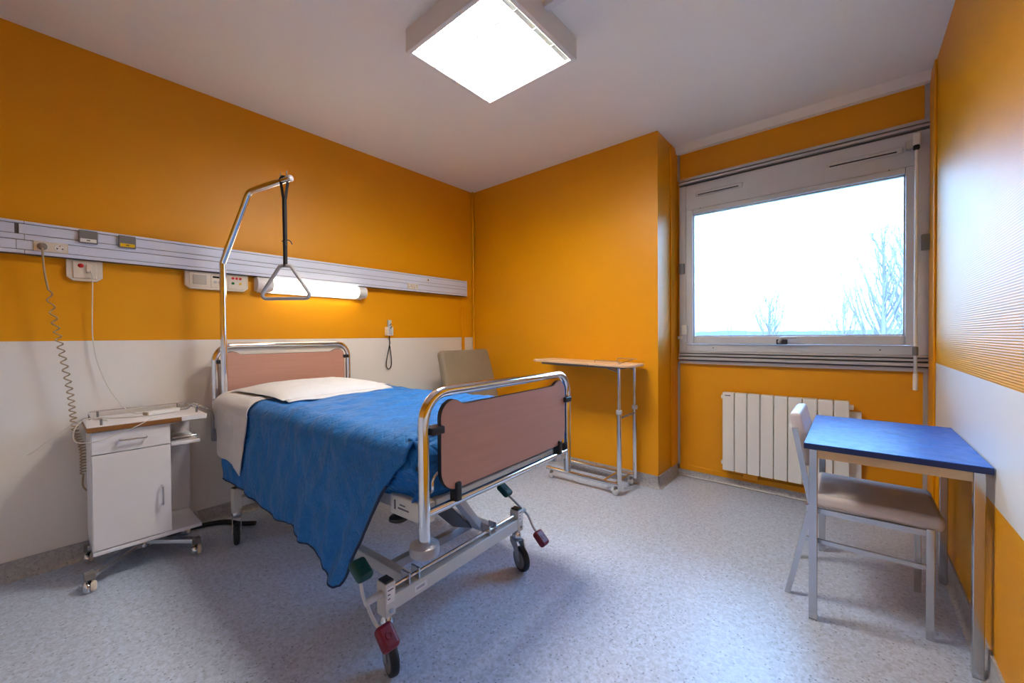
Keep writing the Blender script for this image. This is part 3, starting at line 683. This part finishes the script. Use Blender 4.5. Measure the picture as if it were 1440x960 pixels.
def wheel(u, v, ang, name='castor'):
    """swivel castor: stem, fork, tyre with hub; ang is the trailing direction"""
    M = Matrix.Translation((u, v, 0)) @ Matrix.Rotation(ang, 4, 'Z')
    b = B().lathe([(.014, .155), (.024, .158), (.026, .172), (.020, .186), (.012, .20)], (0, 0, 0), (0, 0, 1), 16)
    bmesh.ops.transform(b.bm, matrix=M, verts=b.bm.verts[:]); st = bb(b, name, M_chromeb)
    b = B()
    for s in (-1, 1): b.prism([(-.03, .155), (.03, .155), (.052, .10), (.058, .058), (.040, .058), (.0, .11), (-.03, .135)], s * .022 - .002, s * .022 + .002, 'y')
    b.box(-.03, .03, -.022, .022, .150, .156)
    bmesh.ops.transform(b.bm, matrix=M, verts=b.bm.verts[:]); bb(b, 'fork', M_greyst, st)
    b = B().lathe([(.052, -.016), (.060, -.013), (.0625, -.006), (.0625, .006), (.060, .013), (.052, .016)], (.045, 0, .0628), (0, 1, 0), 28)
    bmesh.ops.transform(b.bm, matrix=M, verts=b.bm.verts[:]); bb(b, 'tyre', M_dark, st)
    b = B().lathe([(0, -.019), (.012, -.019), (.016, -.0165), (.046, -.0168), (.050, -.012), (.050, .012), (.046, .0168), (.016, .0165), (.012, .019), (0, .019)], (.045, 0, .0628), (0, 1, 0), 24)
    bmesh.ops.transform(b.bm, matrix=M, verts=b.bm.verts[:]); bb(b, 'hub', M_clipg, st)
    return st
wheel(UF, NV, math.radians(-17)); wheel(UF, FV, math.radians(-20)); wheel(UH, NV, math.radians(-18)); wheel(UH, FV, math.radians(-15))
for v in (NV, FV): bb(B().box(UH - .028, UH + .028, v - .022, v + .022, .200, .330).bevel(.003), 'corner_tube', M_cream)
bb(B().lathe([(.026, .18), (.026, .33)], (UH, NV, 0), (0, 0, 1), 14), 'leg_sleeve', M_cream)
def pedals(v, s):
    """brake lever at a foot castor: stub, bent arms, red and green pads"""
    vv = v + s * (.085 if s < 0 else .055); gu, gz = (UF - .022, .398) if s < 0 else (UF - .128, .366)
    o = bb(B().tube([(UF + .005, v, .288), (UF + .005, vv + s * .006, .288)], .0135, 12), 'brake_stub', M_lightg)
    bb(B().tube(spline([(UF + .005, vv, .288), (UF + .035, vv + s * .004, .262), (UF + .07, vv + s * .006, .242 if s < 0 else .205), (UF + .105, vv + s * .004, .236 if s < 0 else .182)]), .0065, 8), 'pedal_arm', M_lightg, o)
    bb(B().tube(spline([(UF + .005, vv, .288), (UF + (gu - UF) * .35, vv + s * .006, .310), (UF + (gu - UF) * .7, vv + s * .010, gz - .035), (gu, vv + s * .008, gz - .015)]), .0065, 8), 'pedal_arm', M_lightg, o)
    for (u, z, tilt, mt, nm) in ((UF + (.132 if s < 0 else .118), .222 if s < 0 else .165, -.75, M_red, 'brake_pad'), (gu, gz, .55, M_green, 'release_pad')):
        M = Matrix.Translation((u, vv + s * .004, z)) @ Matrix.Rotation(-tilt if u > UF else tilt, 4, 'Y')
        b = B().box(-.042, .042, -.032, .032, -.018, .018).bevel(.015, 4); bmesh.ops.transform(b.bm, matrix=M, verts=b.bm.verts[:])
        q = bb(b, nm, mt, o)
        b = B().lathe([(.013, 0), (.012, .003), (.008, .003), (.007, .001), (0, .001)], (0, 0, .0175), (0, 0, 1), 14); bmesh.ops.transform(b.bm, matrix=M, verts=b.bm.verts[:])
        bb(b, 'pad_boss', mt, q)
pedals(NV, -1); pedals(FV, 1)

# bedspread
def hemz(u):
    T = [(.20, .415), (.31, .412), (.62, .406), (1.1, .368), (1.39, .350), (1.46, .322), (1.50, .294), (1.535, .277), (1.57, .272), (1.61, .273), (1.64, .286), (1.67, .325), (1.8, .36)]
    for (a, za), (c, zc) in zip(T, T[1:]):
        if u <= c:
            f = max(0, (u - a) / (c - a)); f = f * f * (3 - 2 * f); return za + (zc - za) * f
    return T[-1][1]
ZT, ZS = .886, .815
def edge_arc(f, vs, ve, z0, z1, sgn):     # from the side (f=0) over the rounded edge to the top (f=1)
    a = f * PI / 2
    return (vs + (ve - vs) * (1 - math.cos(a)), z0 + (z1 - z0) * math.sin(a))
def wr(u, v, s=1.0, k=0):
    return (noise.noise(Vector((u * 6 + k, v * 5, 1.3))) * .008 + noise.noise(Vector((u * 15 + v * 6 + k, v * 9 - u * 3, 4.1))) * .0055) * s
def spread(s, t):
    ut = .27 + 1.725 * s
    if t < .42:                          # near side drape
        f = 1 - t / .42; uh = .31 + 1.355 * s; u = ut + (uh - ut) * f ** (1.1 - .35 * s ** 3)
        zh = hemz(uh); z = ZS + (zh - ZS) * f
        ph = s * 2 * PI
        fold = (math.sin(ph * 4.3 + .8 * math.sin(ph * 2)) * .015 + math.sin(ph * 7.1 + 1 + f) * .008) * (.25 + .9 * s * s) + math.sin(ph * 1.1 + .5) * .004
        fold += .016 * math.exp(-((s - .78 - .10 * f) / .022) ** 2) + .012 * math.exp(-((s - .62 - .12 * f) / .02) ** 2) - .010 * math.exp(-((s - .86 - .05 * f) / .025) ** 2)
        fold *= 1 - .85 * max(0, min(1, (s - .84) / .10))
        big = .022 * math.exp(-((s - .93) / .06) ** 2)
        v = -.482 - .022 * f - (fold + big) * f ** 1.1 * (1.4 if s > .6 else 1) + wr(u, z, 1.7)
        return Vector((u, v, z))
    if t < .50:
        v, z = edge_arc((t - .42) / .08, -.482, -.40, ZS, ZT, -1); return Vector((ut, v + wr(ut, z, 1.2) * .5, z + wr(ut, v, 1)))
    if t < .80:
        v = -.40 + .80 * (t - .50) / .30; z = ZT + .008 * math.sin(PI * (v + .4) / .8) + wr(ut, v, 1.7)
        if ut > 1.9: z -= (ut - 1.9) ** 2 * 1.5
        return Vector((ut, v, z))
    if t < .88:
        v, z = edge_arc(1 - (t - .80) / .08, .482, .40, ZS, ZT, 1); return Vector((ut, v, z + wr(ut, v, 1)))
    f = (t - .88) / .12
    return Vector((ut, .482 + .03 * f + .01 * math.sin(ut * 14) * f, ZS + (.70 - ZS) * f))
b = B()
b.grid(spread, 150, 190, lambda s, t: (s * 1.73, t * 1.9))
def footdrop(s, t):                      # over the mattress end and tucked under
    v = -.452 + .904 * s
    if t < .3: a = t / .3 * PI / 2; return Vector((1.965 + .06 * math.sin(a), v + wr(2, v) , .815 + .066 * math.cos(a)))
    f = (t - .3) / .7; return Vector((2.025 + .012 * math.sin(v * 23 + f * 3) * f - .03 * max(0, f - .75) * 4, v + .008 * math.sin(f * 6), .815 - .145 * f + wr(v, f, 1.5)))
b.grid(footdrop, 60, 30, lambda s, t: (1.9 + t * .3, s * .9), flip=True)
def sidetuck(s, t):                      # gathered side at the foot corner
    u = 1.55 + .475 * s
    if t < .25: v, z = edge_arc(1 - t / .25, -.466, -.42, .80, .872, -1); return Vector((u, v, z))
    f = (t - .25) / .75; z = .80 - .135 * f
    return Vector((u, -.466 - .016 * math.sin(u * 26 + f * 5) * (.3 + f * .7) + .03 * f * f + wr(u, f, 1.6), z))
b.grid(sidetuck, 60, 30, lambda s, t: (1.5 + s * .5, t * .3))
bs = bb(b, 'bedspread', M_blank, fix=False)
md = bs.modifiers.new('thickness', 'SOLIDIFY'); md.thickness = .007; md.offset = 1
hem = [spread(k / 120, 0) + Vector((0, -.004, .001)) for k in range(121)] + [spread(1, .42 * k / 20) + Vector((.002, -.004, 0)) for k in range(1, 17)]
bb(B().tube(hem, .0055, 6), 'hem_binding', M_blankhem, bs)
# turned down top sheet
def sheet(s, t):
    ut = .10 + .545 * s
    if t < .45:
        f = 1 - t / .45; uh = .255 + .345 * s; u = ut + (uh - ut) * f
        zh = .545 - .035 * s ** 2 + (-.02 if s > .85 else 0) * (s - .85) / .15; z = ZS + (zh - ZS) * f
        return Vector((u, -.500 - .018 * f - .007 * math.sin(s * 9) * f + wr(u, z, 1.2, 5), z))
    if t < .55:
        v, z = edge_arc((t - .45) / .10, -.500, -.41, ZS, ZT + .012, -1); return Vector((ut, v, z + wr(ut, v, .8, 5)))
    v = -.41 + .82 * (t - .55) / .45
    return Vector((ut, v, ZT + .012 + .006 * math.sin(PI * (v + .41) / .82) + wr(ut, v, .9, 5)))
sh = bb(B().grid(sheet, 50, 90), 'top_sheet', M_sheet, fix=False)
md = sh.modifiers.new('thickness', 'SOLIDIFY'); md.thickness = .004; md.offset = 1

# lifting pole
base, b1, b2, tip = (.09, -.435), 1.72, (.317, -.357, 2.139), (.627, -.250, 2.180)
pole = bb(B().tube(fillet([(base[0], base[1], .60), (base[0], base[1], b1), b2, tip], .05, 8), .0185, 16), 'lifting_pole', M_chrome)
bb(B().lathe([(.019, 0), (.019, .006), (.014, .012), (0, .014)], tip, Vector(tip) - Vector(b2), 16), 'pole_cap', M_lightg, pole)
for k in (.78, .93):
    p = Vector(b2).lerp(Vector(tip), k); bb(B().tube(spline([p + Vector((0, 0, .015)), p + Vector((-.004, 0, .032)), p + Vector((-.010, .002, .046)), p + Vector((-.004, .002, .052))]), .003, 6), 'strap_stop', M_chromeb, pole)
bb(B().box(.06, .12, -.468, -.402, .60, .655).bevel(.006), 'pole_socket', M_cream, pole)
# ------------------------------------------------------------------ trapeze handle hanging on the pole
Mbed = Matrix.Translation((.14, 1.185, 0)) @ Matrix.Rotation(BR, 4, 'Z')
hang = Mbed @ Vector(b2).lerp(Vector(tip), .86)
t = thing('trapeze_handle', 'grey triangular trapeze handle hanging on a black strap from the pole', 'trapeze', (hang.x, hang.y, 1.47))
lat = R0.copy()
hx = lambda a, z: Vector((hang.x, hang.y, z)) + lat * a
tri = fillet([hx(-.028, 1.662), hx(-.158, 1.478), hx(.158, 1.478), hx(.028, 1.662)], .028, 6)
tri = [hx(0, 1.668)] + fillet([hx(-.02, 1.668), hx(-.034, 1.665), hx(-.160, 1.474), hx(.160, 1.474), hx(.034, 1.665), hx(.02, 1.668)], .024, 6) + [hx(0, 1.668)]
B().tube(tri, .0105, 10).build('grip', M_handle, t)
st = B()
dirp = (Mbed.to_3x3() @ (Vector(tip) - Vector(b2))).normalized()
loop = []
for k in range(13):
    a = PI * 1.25 * k / 12 - PI * .125; loop.append(hang + Vector((0, 0, 1)) * (.0225 * math.sin(a)) + lat * (.0225 * math.cos(a)))
pth = [hx(.004, 1.662), hx(.006, 2.06)] + loop + [hx(-.006, 2.06), hx(-.004, 1.662)]
for a, c in zip(pth, pth[1:]): st.beam(a, c, .026, .003, lat if abs((c - a).normalized().dot(lat)) < .9 else (0, 0, 1))
st.build('strap', M_strap, t)
B().box(-.017, .017, -.008, .008, -.014, .014, Matrix.Translation(hx(0, 1.80))).bevel(.003).build('buckle', M_blackp, t)
B().tube(spline([hx(-.02, 1.815), hx(.01, 1.822), hx(.03, 1.815), hx(.042, 1.795)]), .003, 6).build('strap_tail', M_blackp, t)

# ------------------------------------------------------------------ pillow
def pillow(sgn):
    def f(s, t):
        x, y = s * 2 - 1, t * 2 - 1
        bul = max(0, (1 - abs(x) ** 2.6) * (1 - abs(y) ** 2.6)) ** .55
        px = x * .325 * (1 - .06 * (1 - abs(y) ** 2) * (abs(x) ** 3)); py = y * .355 * (1 - .05 * (1 - abs(x) ** 2) * (abs(y) ** 3))
        z = (.052 if sgn > 0 else -.012) * bul + noise.noise(Vector((x * 2.4, y * 2.6, 2))) * .006 * bul + .004 * sgn * 0
        if sgn > 0: z += noise.noise(Vector((x * 7, y * 6, 5))) * .004 * bul
        droop = -.02 * max(0, x - .6) ** 1.0
        return Vector((px, py, z + droop))
    return f
pt_ = thing('pillow', 'flat white pillow lying at the head of the bed', 'pillow', Mbed @ Vector((.515, -.065, .916)), BR + math.radians(3))
b = B().grid(pillow(1), 40, 40).grid(pillow(-1), 40, 40, flip=True)
bmesh.ops.remove_doubles(b.bm, verts=b.bm.verts[:], dist=.0008)
b.build('pillow_case', M_sheet, pt_, local=True)
b = B()
rim = [Vector((.325, y, -.008)) for y in (-.355, -.15, .1, .355)]
b.grid(lambda s, t: Vector((.318 + .035 * t, -.34 + .68 * s, -.008 - .010 * t + .004 * math.sin(s * 17) * t)), 24, 3)
o = b.build('case_flap', M_sheet, pt_, local=True, fix=False); md = o.modifiers.new('thickness', 'SOLIDIFY'); md.thickness = .004

# bed handset coil from cabinet to bed
# ------------------------------------------------------------------ bedside cabinet
t = cab = thing('bedside_cabinet', 'white bedside cabinet with drawer, door and open side shelf on castors', 'cabinet', (.25, .36, 0))
XF, XB_, YL, YM, YR = .415, .085, .152, .460, .585
zc0, zc1, zd = .172, .775, .655
body = B().box(XB_, XF - .018, YL, YL + .016, zc0 - .02, zc1).box(XB_, XF - .018, YM - .016, YM, zc0, zc1).box(XB_, XB_ + .010, YL + .016, YM - .016, zc0, zc1).box(XB_, XF - .018, YL + .016, YM - .016, zc1 - .016, zc1).bevel(.001).build('body', M_lam, t)
B().box(XB_, XB_ + .012, YM, .602, zc0, zc1).build('niche_back', M_lam, t)
B().box(XB_, XF + .003, YL, .592, zc0 - .022, zc0 - .003).bevel(.002).build('bottom_board', M_lam, t)
ms = B().box(XB_ + .012, XF, YM, YR + .006, zd - .012, zd + .003).bevel(.002).build('side_shelf', M_lam, t)
B().tube(fillet([(XF - .012, YM + .01, zd + .028), (XF - .012, YR - .004, zd + .028), (XF - .10, YR - .004, zd + .028)], .01), .004, 8).build('shelf_rail', M_chrome, ms)
B().tube([(XF - .012, YR - .006, zd), (XF - .012, YR - .006, zd + .030)], .006, 8).build('rail_post', M_chrome, ms)
B().tube(fillet([(XF - .13, YR - .002, zc0 + .035), (XF - .04, YR - .002, zc0 + .035)], .01), .004, 8).build('bottom_rail', M_chrome, t)
dr = B().box(XF - .018, XF, YL + .003, YM - .002, zd + .004, zc1 - .004).bevel(.0015).build('drawer', M_lam, t)
B().tube(fillet([(XF, .255, .718), (XF + .026, .255, .718), (XF + .026, .358, .718), (XF, .358, .718)], .008), .0048, 8).build('drawer_handle', M_chromeb, dr)
do = B().box(XF - .018, XF, YL + .003, YM - .002, zc0 + .002, zd).bevel(.0015).build('door', M_lam, t)
B().tube(fillet([(XF, .418, .335), (XF + .026, .418, .335), (XF + .026, .418, .435), (XF, .418, .435)], .008), .0048, 8).build('door_handle', M_chromeb, do)
tp = B().box(XB_ - .03, XF + .018, YL - .014, .618, zc1, TT - .003).bevel(.003).build('top_board', M_woodedge, t)
B().box(XB_ - .03, XF + .0175, YL - .0135, .6175, TT - .003, TT).bevel(.001).build('top_laminate', M_lam, tp)
B().box(XF + .0165, XF + .0205, .505, .619, zc1 + .002, TT + .0005).bevel(.001).build('worn_edge_strip', M_lam, tp)
zr = TT + .032
gal = B().tube(fillet([(XF - .02, YL + .045, zr), (XF - .02, YL + .012, zr), (XB_ - .015, YL + .012, zr), (XB_ - .015, .592, zr), (XF - .06, .592, zr)], .02), .0042, 8).build('gallery_rail', M_chrome, tp)
for x, y in ((XF - .02, YL + .04), (XB_ + .06, YL + .012), (XB_ - .015, .20), (XB_ - .015, .55), (XF - .08, .592)): B().tube([(x, y, TT - .001), (x, y, zr)], .005, 8).build('rail_post', M_clipg, gal)
# star base
bc = (.25, .36); ped = B().lathe([(.05, .150), (.05, .138), (.028, .132), (.026, .075), (.03, .07)], (bc[0], bc[1], 0), (0, 0, 1), 16).build('pedestal', M_chromeb, t)
for (x, y) in ((.452, .137), (.430, .560), (.068, .155), (.085, .575)):
    d = Vector((x - bc[0], y - bc[1], 0)); e = Vector((x, y, 0)) - d.normalized() * .0
    arm = B().beam((bc[0], bc[1], .100), (e.x, e.y, .082), .038, .026).bevel(.004).build('base_arm', M_chromeb, t)
    B().box(x - .020, x + .020, y - .020, y + .020, .062, .096).bevel(.004).build('arm_end', M_clipg, arm)
    for s in (-1, 1):
        B().lathe([(0, -.008), (.018, -.008), (.026, -.004), (.0265, .003), (.020, .010), (0, .013)], (x + .006, y + s * .012, .0265), (.25, s, 0), 18).build('castor_wheel', M_chrome if s < 0 else M_crp, arm)
    B().tube([(x + .002, y, .03), (x, y, .066)], .007, 8).build('castor_stem', M_blackp, arm)
# things on the cabinet
t = thing('bed_handset', 'slim white bed handset with grey coiled lead on the bedside cabinet top', 'handset', (.26, .45, TT))
hd = Matrix.Translation((.235, .452, TT + .013)) @ Matrix.Rotation(math.radians(112), 4, 'Z')
b = B().box(-.082, .082, -.024, .024, -.012, .012, hd).bevel(.007, 3); b.build('body', M_whp, t)
B().box(-.082, -.055, -.022, .022, -.008, .010, hd @ Matrix.Translation((-.004, 0, 0))).bevel(.004).build('end_sleeve', M_cordb, t)
pts = spline([(.205, .535, TT + .012), (.22, .57, TT + .016), (.24, .60, TT + .036), (.22, .66, .805), (.19, .70, .775), (.165, .735, .745)], 40); coil = []; tot = len(pts)
for i in range(tot * 5 - 4):
    f = i / (tot * 5 - 5); k = f * (tot - 1); k0 = min(int(k), tot - 2); p = pts[k0].lerp(pts[k0 + 1], k - k0); a = 2 * PI * 26 * f
    coil.append(p + Vector((math.cos(a) * .0065, 0, math.sin(a) * .0065)))
B().tube(coil, .0018, 5).build('coiled_lead', M_cordg, t)
single(B().tube(spline([(.45, .30, TT - .02), (.30, .22, TT + .006), (.18, .18, TT + .006), (.12, .16, TT + .007), (.10, .12, TT - .01), (.085, .03, .72), (.08, -.03, .665), (.085, -.055, .648)][1:], 8), .0026, 6), 'loose_lead', M_cordw, (.2, .16, .65), 'loose white lead lying on the cabinet and sticking out at its left', 'cord')
single(B().tube(spline([(.045, .30, .016), (.05, .50, .017), (.06, .65, .018), (.12, .78, .017), (.22, .83, .017), (.30, .90, .017)], 8), .014, 10), 'floor_cable', M_dark, (.1, .6, 0), 'thick black cable running along the floor behind the cabinet', 'cable')

# ------------------------------------------------------------------ armchair behind the bed
t = thing('armchair', 'grey vinyl armchair in the corner behind the bed', 'armchair', (.55, 2.74, 0))
def back(s, tt, d):
    z = .42 + (1.115 - .42) * tt; xx = .52 - .24 * tt + d
    hw = .335 - .025 * tt
    y = 2.765 + (s * 2 - 1) * hw
    return Vector((xx, y, z))
b = B().box(-.045, .045, -.325, .325, 0, .72).bevel(.035, 4)
for v in b.bm.verts:
    f = v.co.z / .72; v.co.y *= 1.08 - .09 * f
    if v.co.x > 0: v.co.x += .03 * math.sin(PI * min(1, f * 1.1)) * (1 - (v.co.y / .36) ** 2)
bmesh.ops.transform(b.bm, matrix=Matrix.Translation((.50, 2.765, .41)) @ Matrix.Rotation(-.27, 4, 'Y'), verts=b.bm.verts[:])
b.build('backrest', M_grey, t)
B().box(.46, .98, 2.50, 3.03, .34, .47).bevel(.04, 4).build('seat', M_grey, t)
for y in (2.445, 3.085):
    ar = B().box(.44, .95, y - .035, y + .035, .545, .595).bevel(.018, 3).build('armrest', M_grey, t)
    B().tube(fillet([(.48, y, .012), (.48, y, .555), (.92, y, .555), (.92, y, .012)], .04), .0125, 10).build('arm_frame', M_chromeb, ar)
    for x in (.48, .92): B().lathe([(.016, 0), (.016, .02), (.013, .024)], (x, y, 0), (0, 0, 1), 12).build('foot', M_dark, ar)
B().beam((.50, 2.44, .33), (.50, 3.09, .33), .02, .02).beam((.90, 2.44, .33), (.90, 3.09, .33), .02, .02).build('cross_rail', M_chromeb, t)

# ------------------------------------------------------------------ overbed table
t = thing('overbed_table', 'height adjustable overbed table with pale beech top on chrome base', 'table', (1.62, 3.02, 0))
yn, yf, xp = 2.872, 3.158, 1.938
for y, x0 in ((yn, 1.262), (yf, 1.252)):
    o = B().tube([(x0, y, .082), (xp, y, .082)], .0165, 14).build('base_tube', M_chrome, t)
    B().lathe([(.0165, 0), (.0165, .004), (.012, .007), (0, .008)], (x0, y, .082), (-1, 0, 0), 14).build('end_cap', M_lightg, o)
    for x in (x0 + .045, xp - .03):
        w = B().lathe([(0, -.011), (.018, -.011), (.025, -.006), (.025, .006), (.018, .011), (0, .011)], (x, y - .006, .0252), (.2, 1, 0), 18).build('castor', M_lightg, o)
        B().box(x - .008, x + .008, y - .018, y + .016, .044, .068).bevel(.002).build('castor_bracket', M_clipg, w)
    lo = .040 if y == yn else .06
    p = B().tube([(xp, y + (.006 if y == yn else .012), lo), (xp, y + (.006 if y == yn else .012), .645)], .0185, 16).build('post', M_chrome, t)
    B().lathe([(.021, 0), (.0225, .004), (.0225, .026), (.020, .032)], (xp, y + (.006 if y == yn else .012), .632), (0, 0, 1), 16).build('collar', M_lightg, p)
    B().tube([(xp, y + (.006 if y == yn else .012), .64), (xp, y + (.006 if y == yn else .012), .985)], .0135, 14).build('inner_post', M_chrome, p)
for x, z in ((1.80, .085), (1.90, .085)): B().tube([(x, yn, z), (x, yf, z)], .009, 10).build('cross_tube', M_chromeb, t)
B().tube([(xp, yn + .01, .60), (xp, yf, .60)], .008, 10).build('post_bar', M_clipg, t)
tilt = math.radians(1.25); TM = Matrix.Translation((1.56, 3.015, 1.008)) @ Matrix.Rotation(tilt, 4, 'Y')
def tb(b, name, mt, par=None):
    bmesh.ops.transform(b.bm, matrix=TM, verts=b.bm.verts[:]); return b.build(name, mt, par or t)
def rect_r(x0, x1, y0, y1, r, corners):
    P = []
    for i, (cx, cy) in enumerate(((x0, y0), (x1, y0), (x1, y1), (x0, y1))):
        if not corners[i]: P.append((cx, cy)); continue
        ox = r if cx == x0 else -r; oy = r if cy == y0 else -r; a0 = (PI, 1.5 * PI, 0, .5 * PI)[i]
        for k in range(7): a = a0 + PI / 2 * k / 6; P.append((cx + ox + r * math.cos(a), cy + oy + r * math.sin(a)))
    return P
top = tb(B().prism(rect_r(-.45, .118, -.165, .165, .05, (1, 0, 0, 1)), -.004, .014, 'z').bevel(.003), 'main_top', M_beech)
tb(B().prism(rect_r(.122, .47, -.165, .165, .05, (0, 1, 1, 0)), -.004, .014, 'z').bevel(.003), 'side_top', M_beech)
tb(B().box(-.35, .02, -.145, -.12, -.022, -.004).box(-.35, .02, .12, .145, -.022, -.004).box(.02, .40, -.14, .14, -.020, -.004), 'top_frame', M_clipg)
tb(B().box(-.42, .02, -.150, -.144, .014, .020).bevel(.002), 'edge_lip', M_beech, top)
tb(B().tube(fillet([(.15, -.10, .012), (.15, -.10, .036), (.36, -.10, .036), (.36, -.10, .012)], .008), .003, 8), 'book_wire', M_chromeb)
tb(B().tube(fillet([(.27, .06, .012), (.27, .06, .052), (.44, .06, .052)], .008), .003, 8), 'book_wire', M_chromeb)
tb(B().beam((.36, -.10, .02), (.40, .06, .045), .008, .006), 'book_wire', M_chromeb)
for y in (yn + .006, yf + .012): B().tube([(xp - .10, y, .985), (xp, y, .955)], .006, 8).build('brace', M_clipg, t)
B().beam((xp - .02, yn, .985), (xp - .02, yf, .985), .04, .014).build('head_plate', M_clipg, t)

# ------------------------------------------------------------------ desk
t = thing('desk', 'small square desk with blue mottled top and chrome legs against the right wall', 'desk', (3.42, 2.52, 0))
dx0, dx1, dy0, dy1, dz = 3.145, 3.684, 2.142, 2.930, .768
top = B().box(dx0, dx1, dy0, dy1, dz - .025, dz - .002).bevel(.002).build('top_edge', M_deskedge, t)
B().box(dx0 + .001, dx1 - .001, dy0 + .001, dy1 - .001, dz - .003, dz).bevel(.001).build('top_laminate', M_desk, top)
for x, y in ((3.178, 2.165), (3.652, 2.165), (3.652, 2.878), (3.178, 2.878)):
    lg = B().box(x - .015, x + .015, y - .015, y + .015, .004, dz - .025).bevel(.003).build('leg', M_sqtube, t)
    B().box(x - .014, x + .014, y - .014, y + .014, 0, .005).build('foot_cap', M_greyst, lg)
for q in ((3.193, 3.637, 2.155, 2.175), (3.193, 3.637, 2.868, 2.888)): B().box(*q, dz - .062, dz - .025).bevel(.001).build('apron', M_tapewood, t)
for q in ((3.168, 3.188, 2.18, 2.863), (3.642, 3.662, 2.18, 2.863)): B().box(*q, dz - .062, dz - .025).bevel(.001).build('apron', M_tapewood, t)

# ------------------------------------------------------------------ chair
t = thing('chair', 'white vinyl chair with square chrome tube frame pushed under the desk', 'chair', (3.33, 2.51, 0))
cn, cf = 2.310, 2.708
for y in (cn, cf):
    s = B()
    P = [(3.060, .0), (3.146, .41), (3.150, .45), (3.088, .795)]
    for a, c in zip(P, P[1:]): s.beam((a[0] + .011, y, a[1]), (c[0] + .011, y, c[1]), .022, .022, (0, 1, 0))
    s.build('rear_leg', M_sqtube, t)
    B().box(3.536, 3.560, y - .012, y + .012, 0, .452).bevel(.002).build('front_leg', M_sqtube, t)
    B().beam((3.155, y, .425), (3.548, y, .432), .018, .024).build('seat_rail', M_sqtube, t)
    B().beam((3.135, y, .285), (3.548, y, .290), .014, .018).build('side_stretcher', M_sqtube, t)
B().beam((3.150, cn, .43), (3.150, cf, .43), .02, .02).build('rear_rail', M_sqtube, t)
B().beam((3.548, cn, .44), (3.548, cf, .44), .02, .02).build('front_rail', M_sqtube, t)
B().beam((3.128, cn, .62), (3.128, cf, .62), .016, .02).build('back_rail', M_sqtube, t)
b = B().box(3.165, 3.590, cn - .005, cf + .005, .440, .500).bevel(.022, 4)
for v in b.bm.verts:
    if v.co.z > .47: v.co.z += .014 * (1 - ((v.co.x - 3.378) / .24) ** 2) * (1 - ((v.co.y - 2.51) / .22) ** 2)
b.build('seat', M_seat, t)
b = B().box(-.024, .024, -.175, .175, -.13, .125).bevel(.018, 4)
for v in b.bm.verts:
    v.co.x -= .045 * (1 - (v.co.y / .19) ** 2); 
    if v.co.z > .08: v.co.x -= .012
bmesh.ops.transform(b.bm, matrix=Matrix.Translation((3.142, (cn + cf) / 2, .745)) @ Matrix.Rotation(-.18, 4, 'Y'), verts=b.bm.verts[:])
b.build('backrest', M_seat, t)
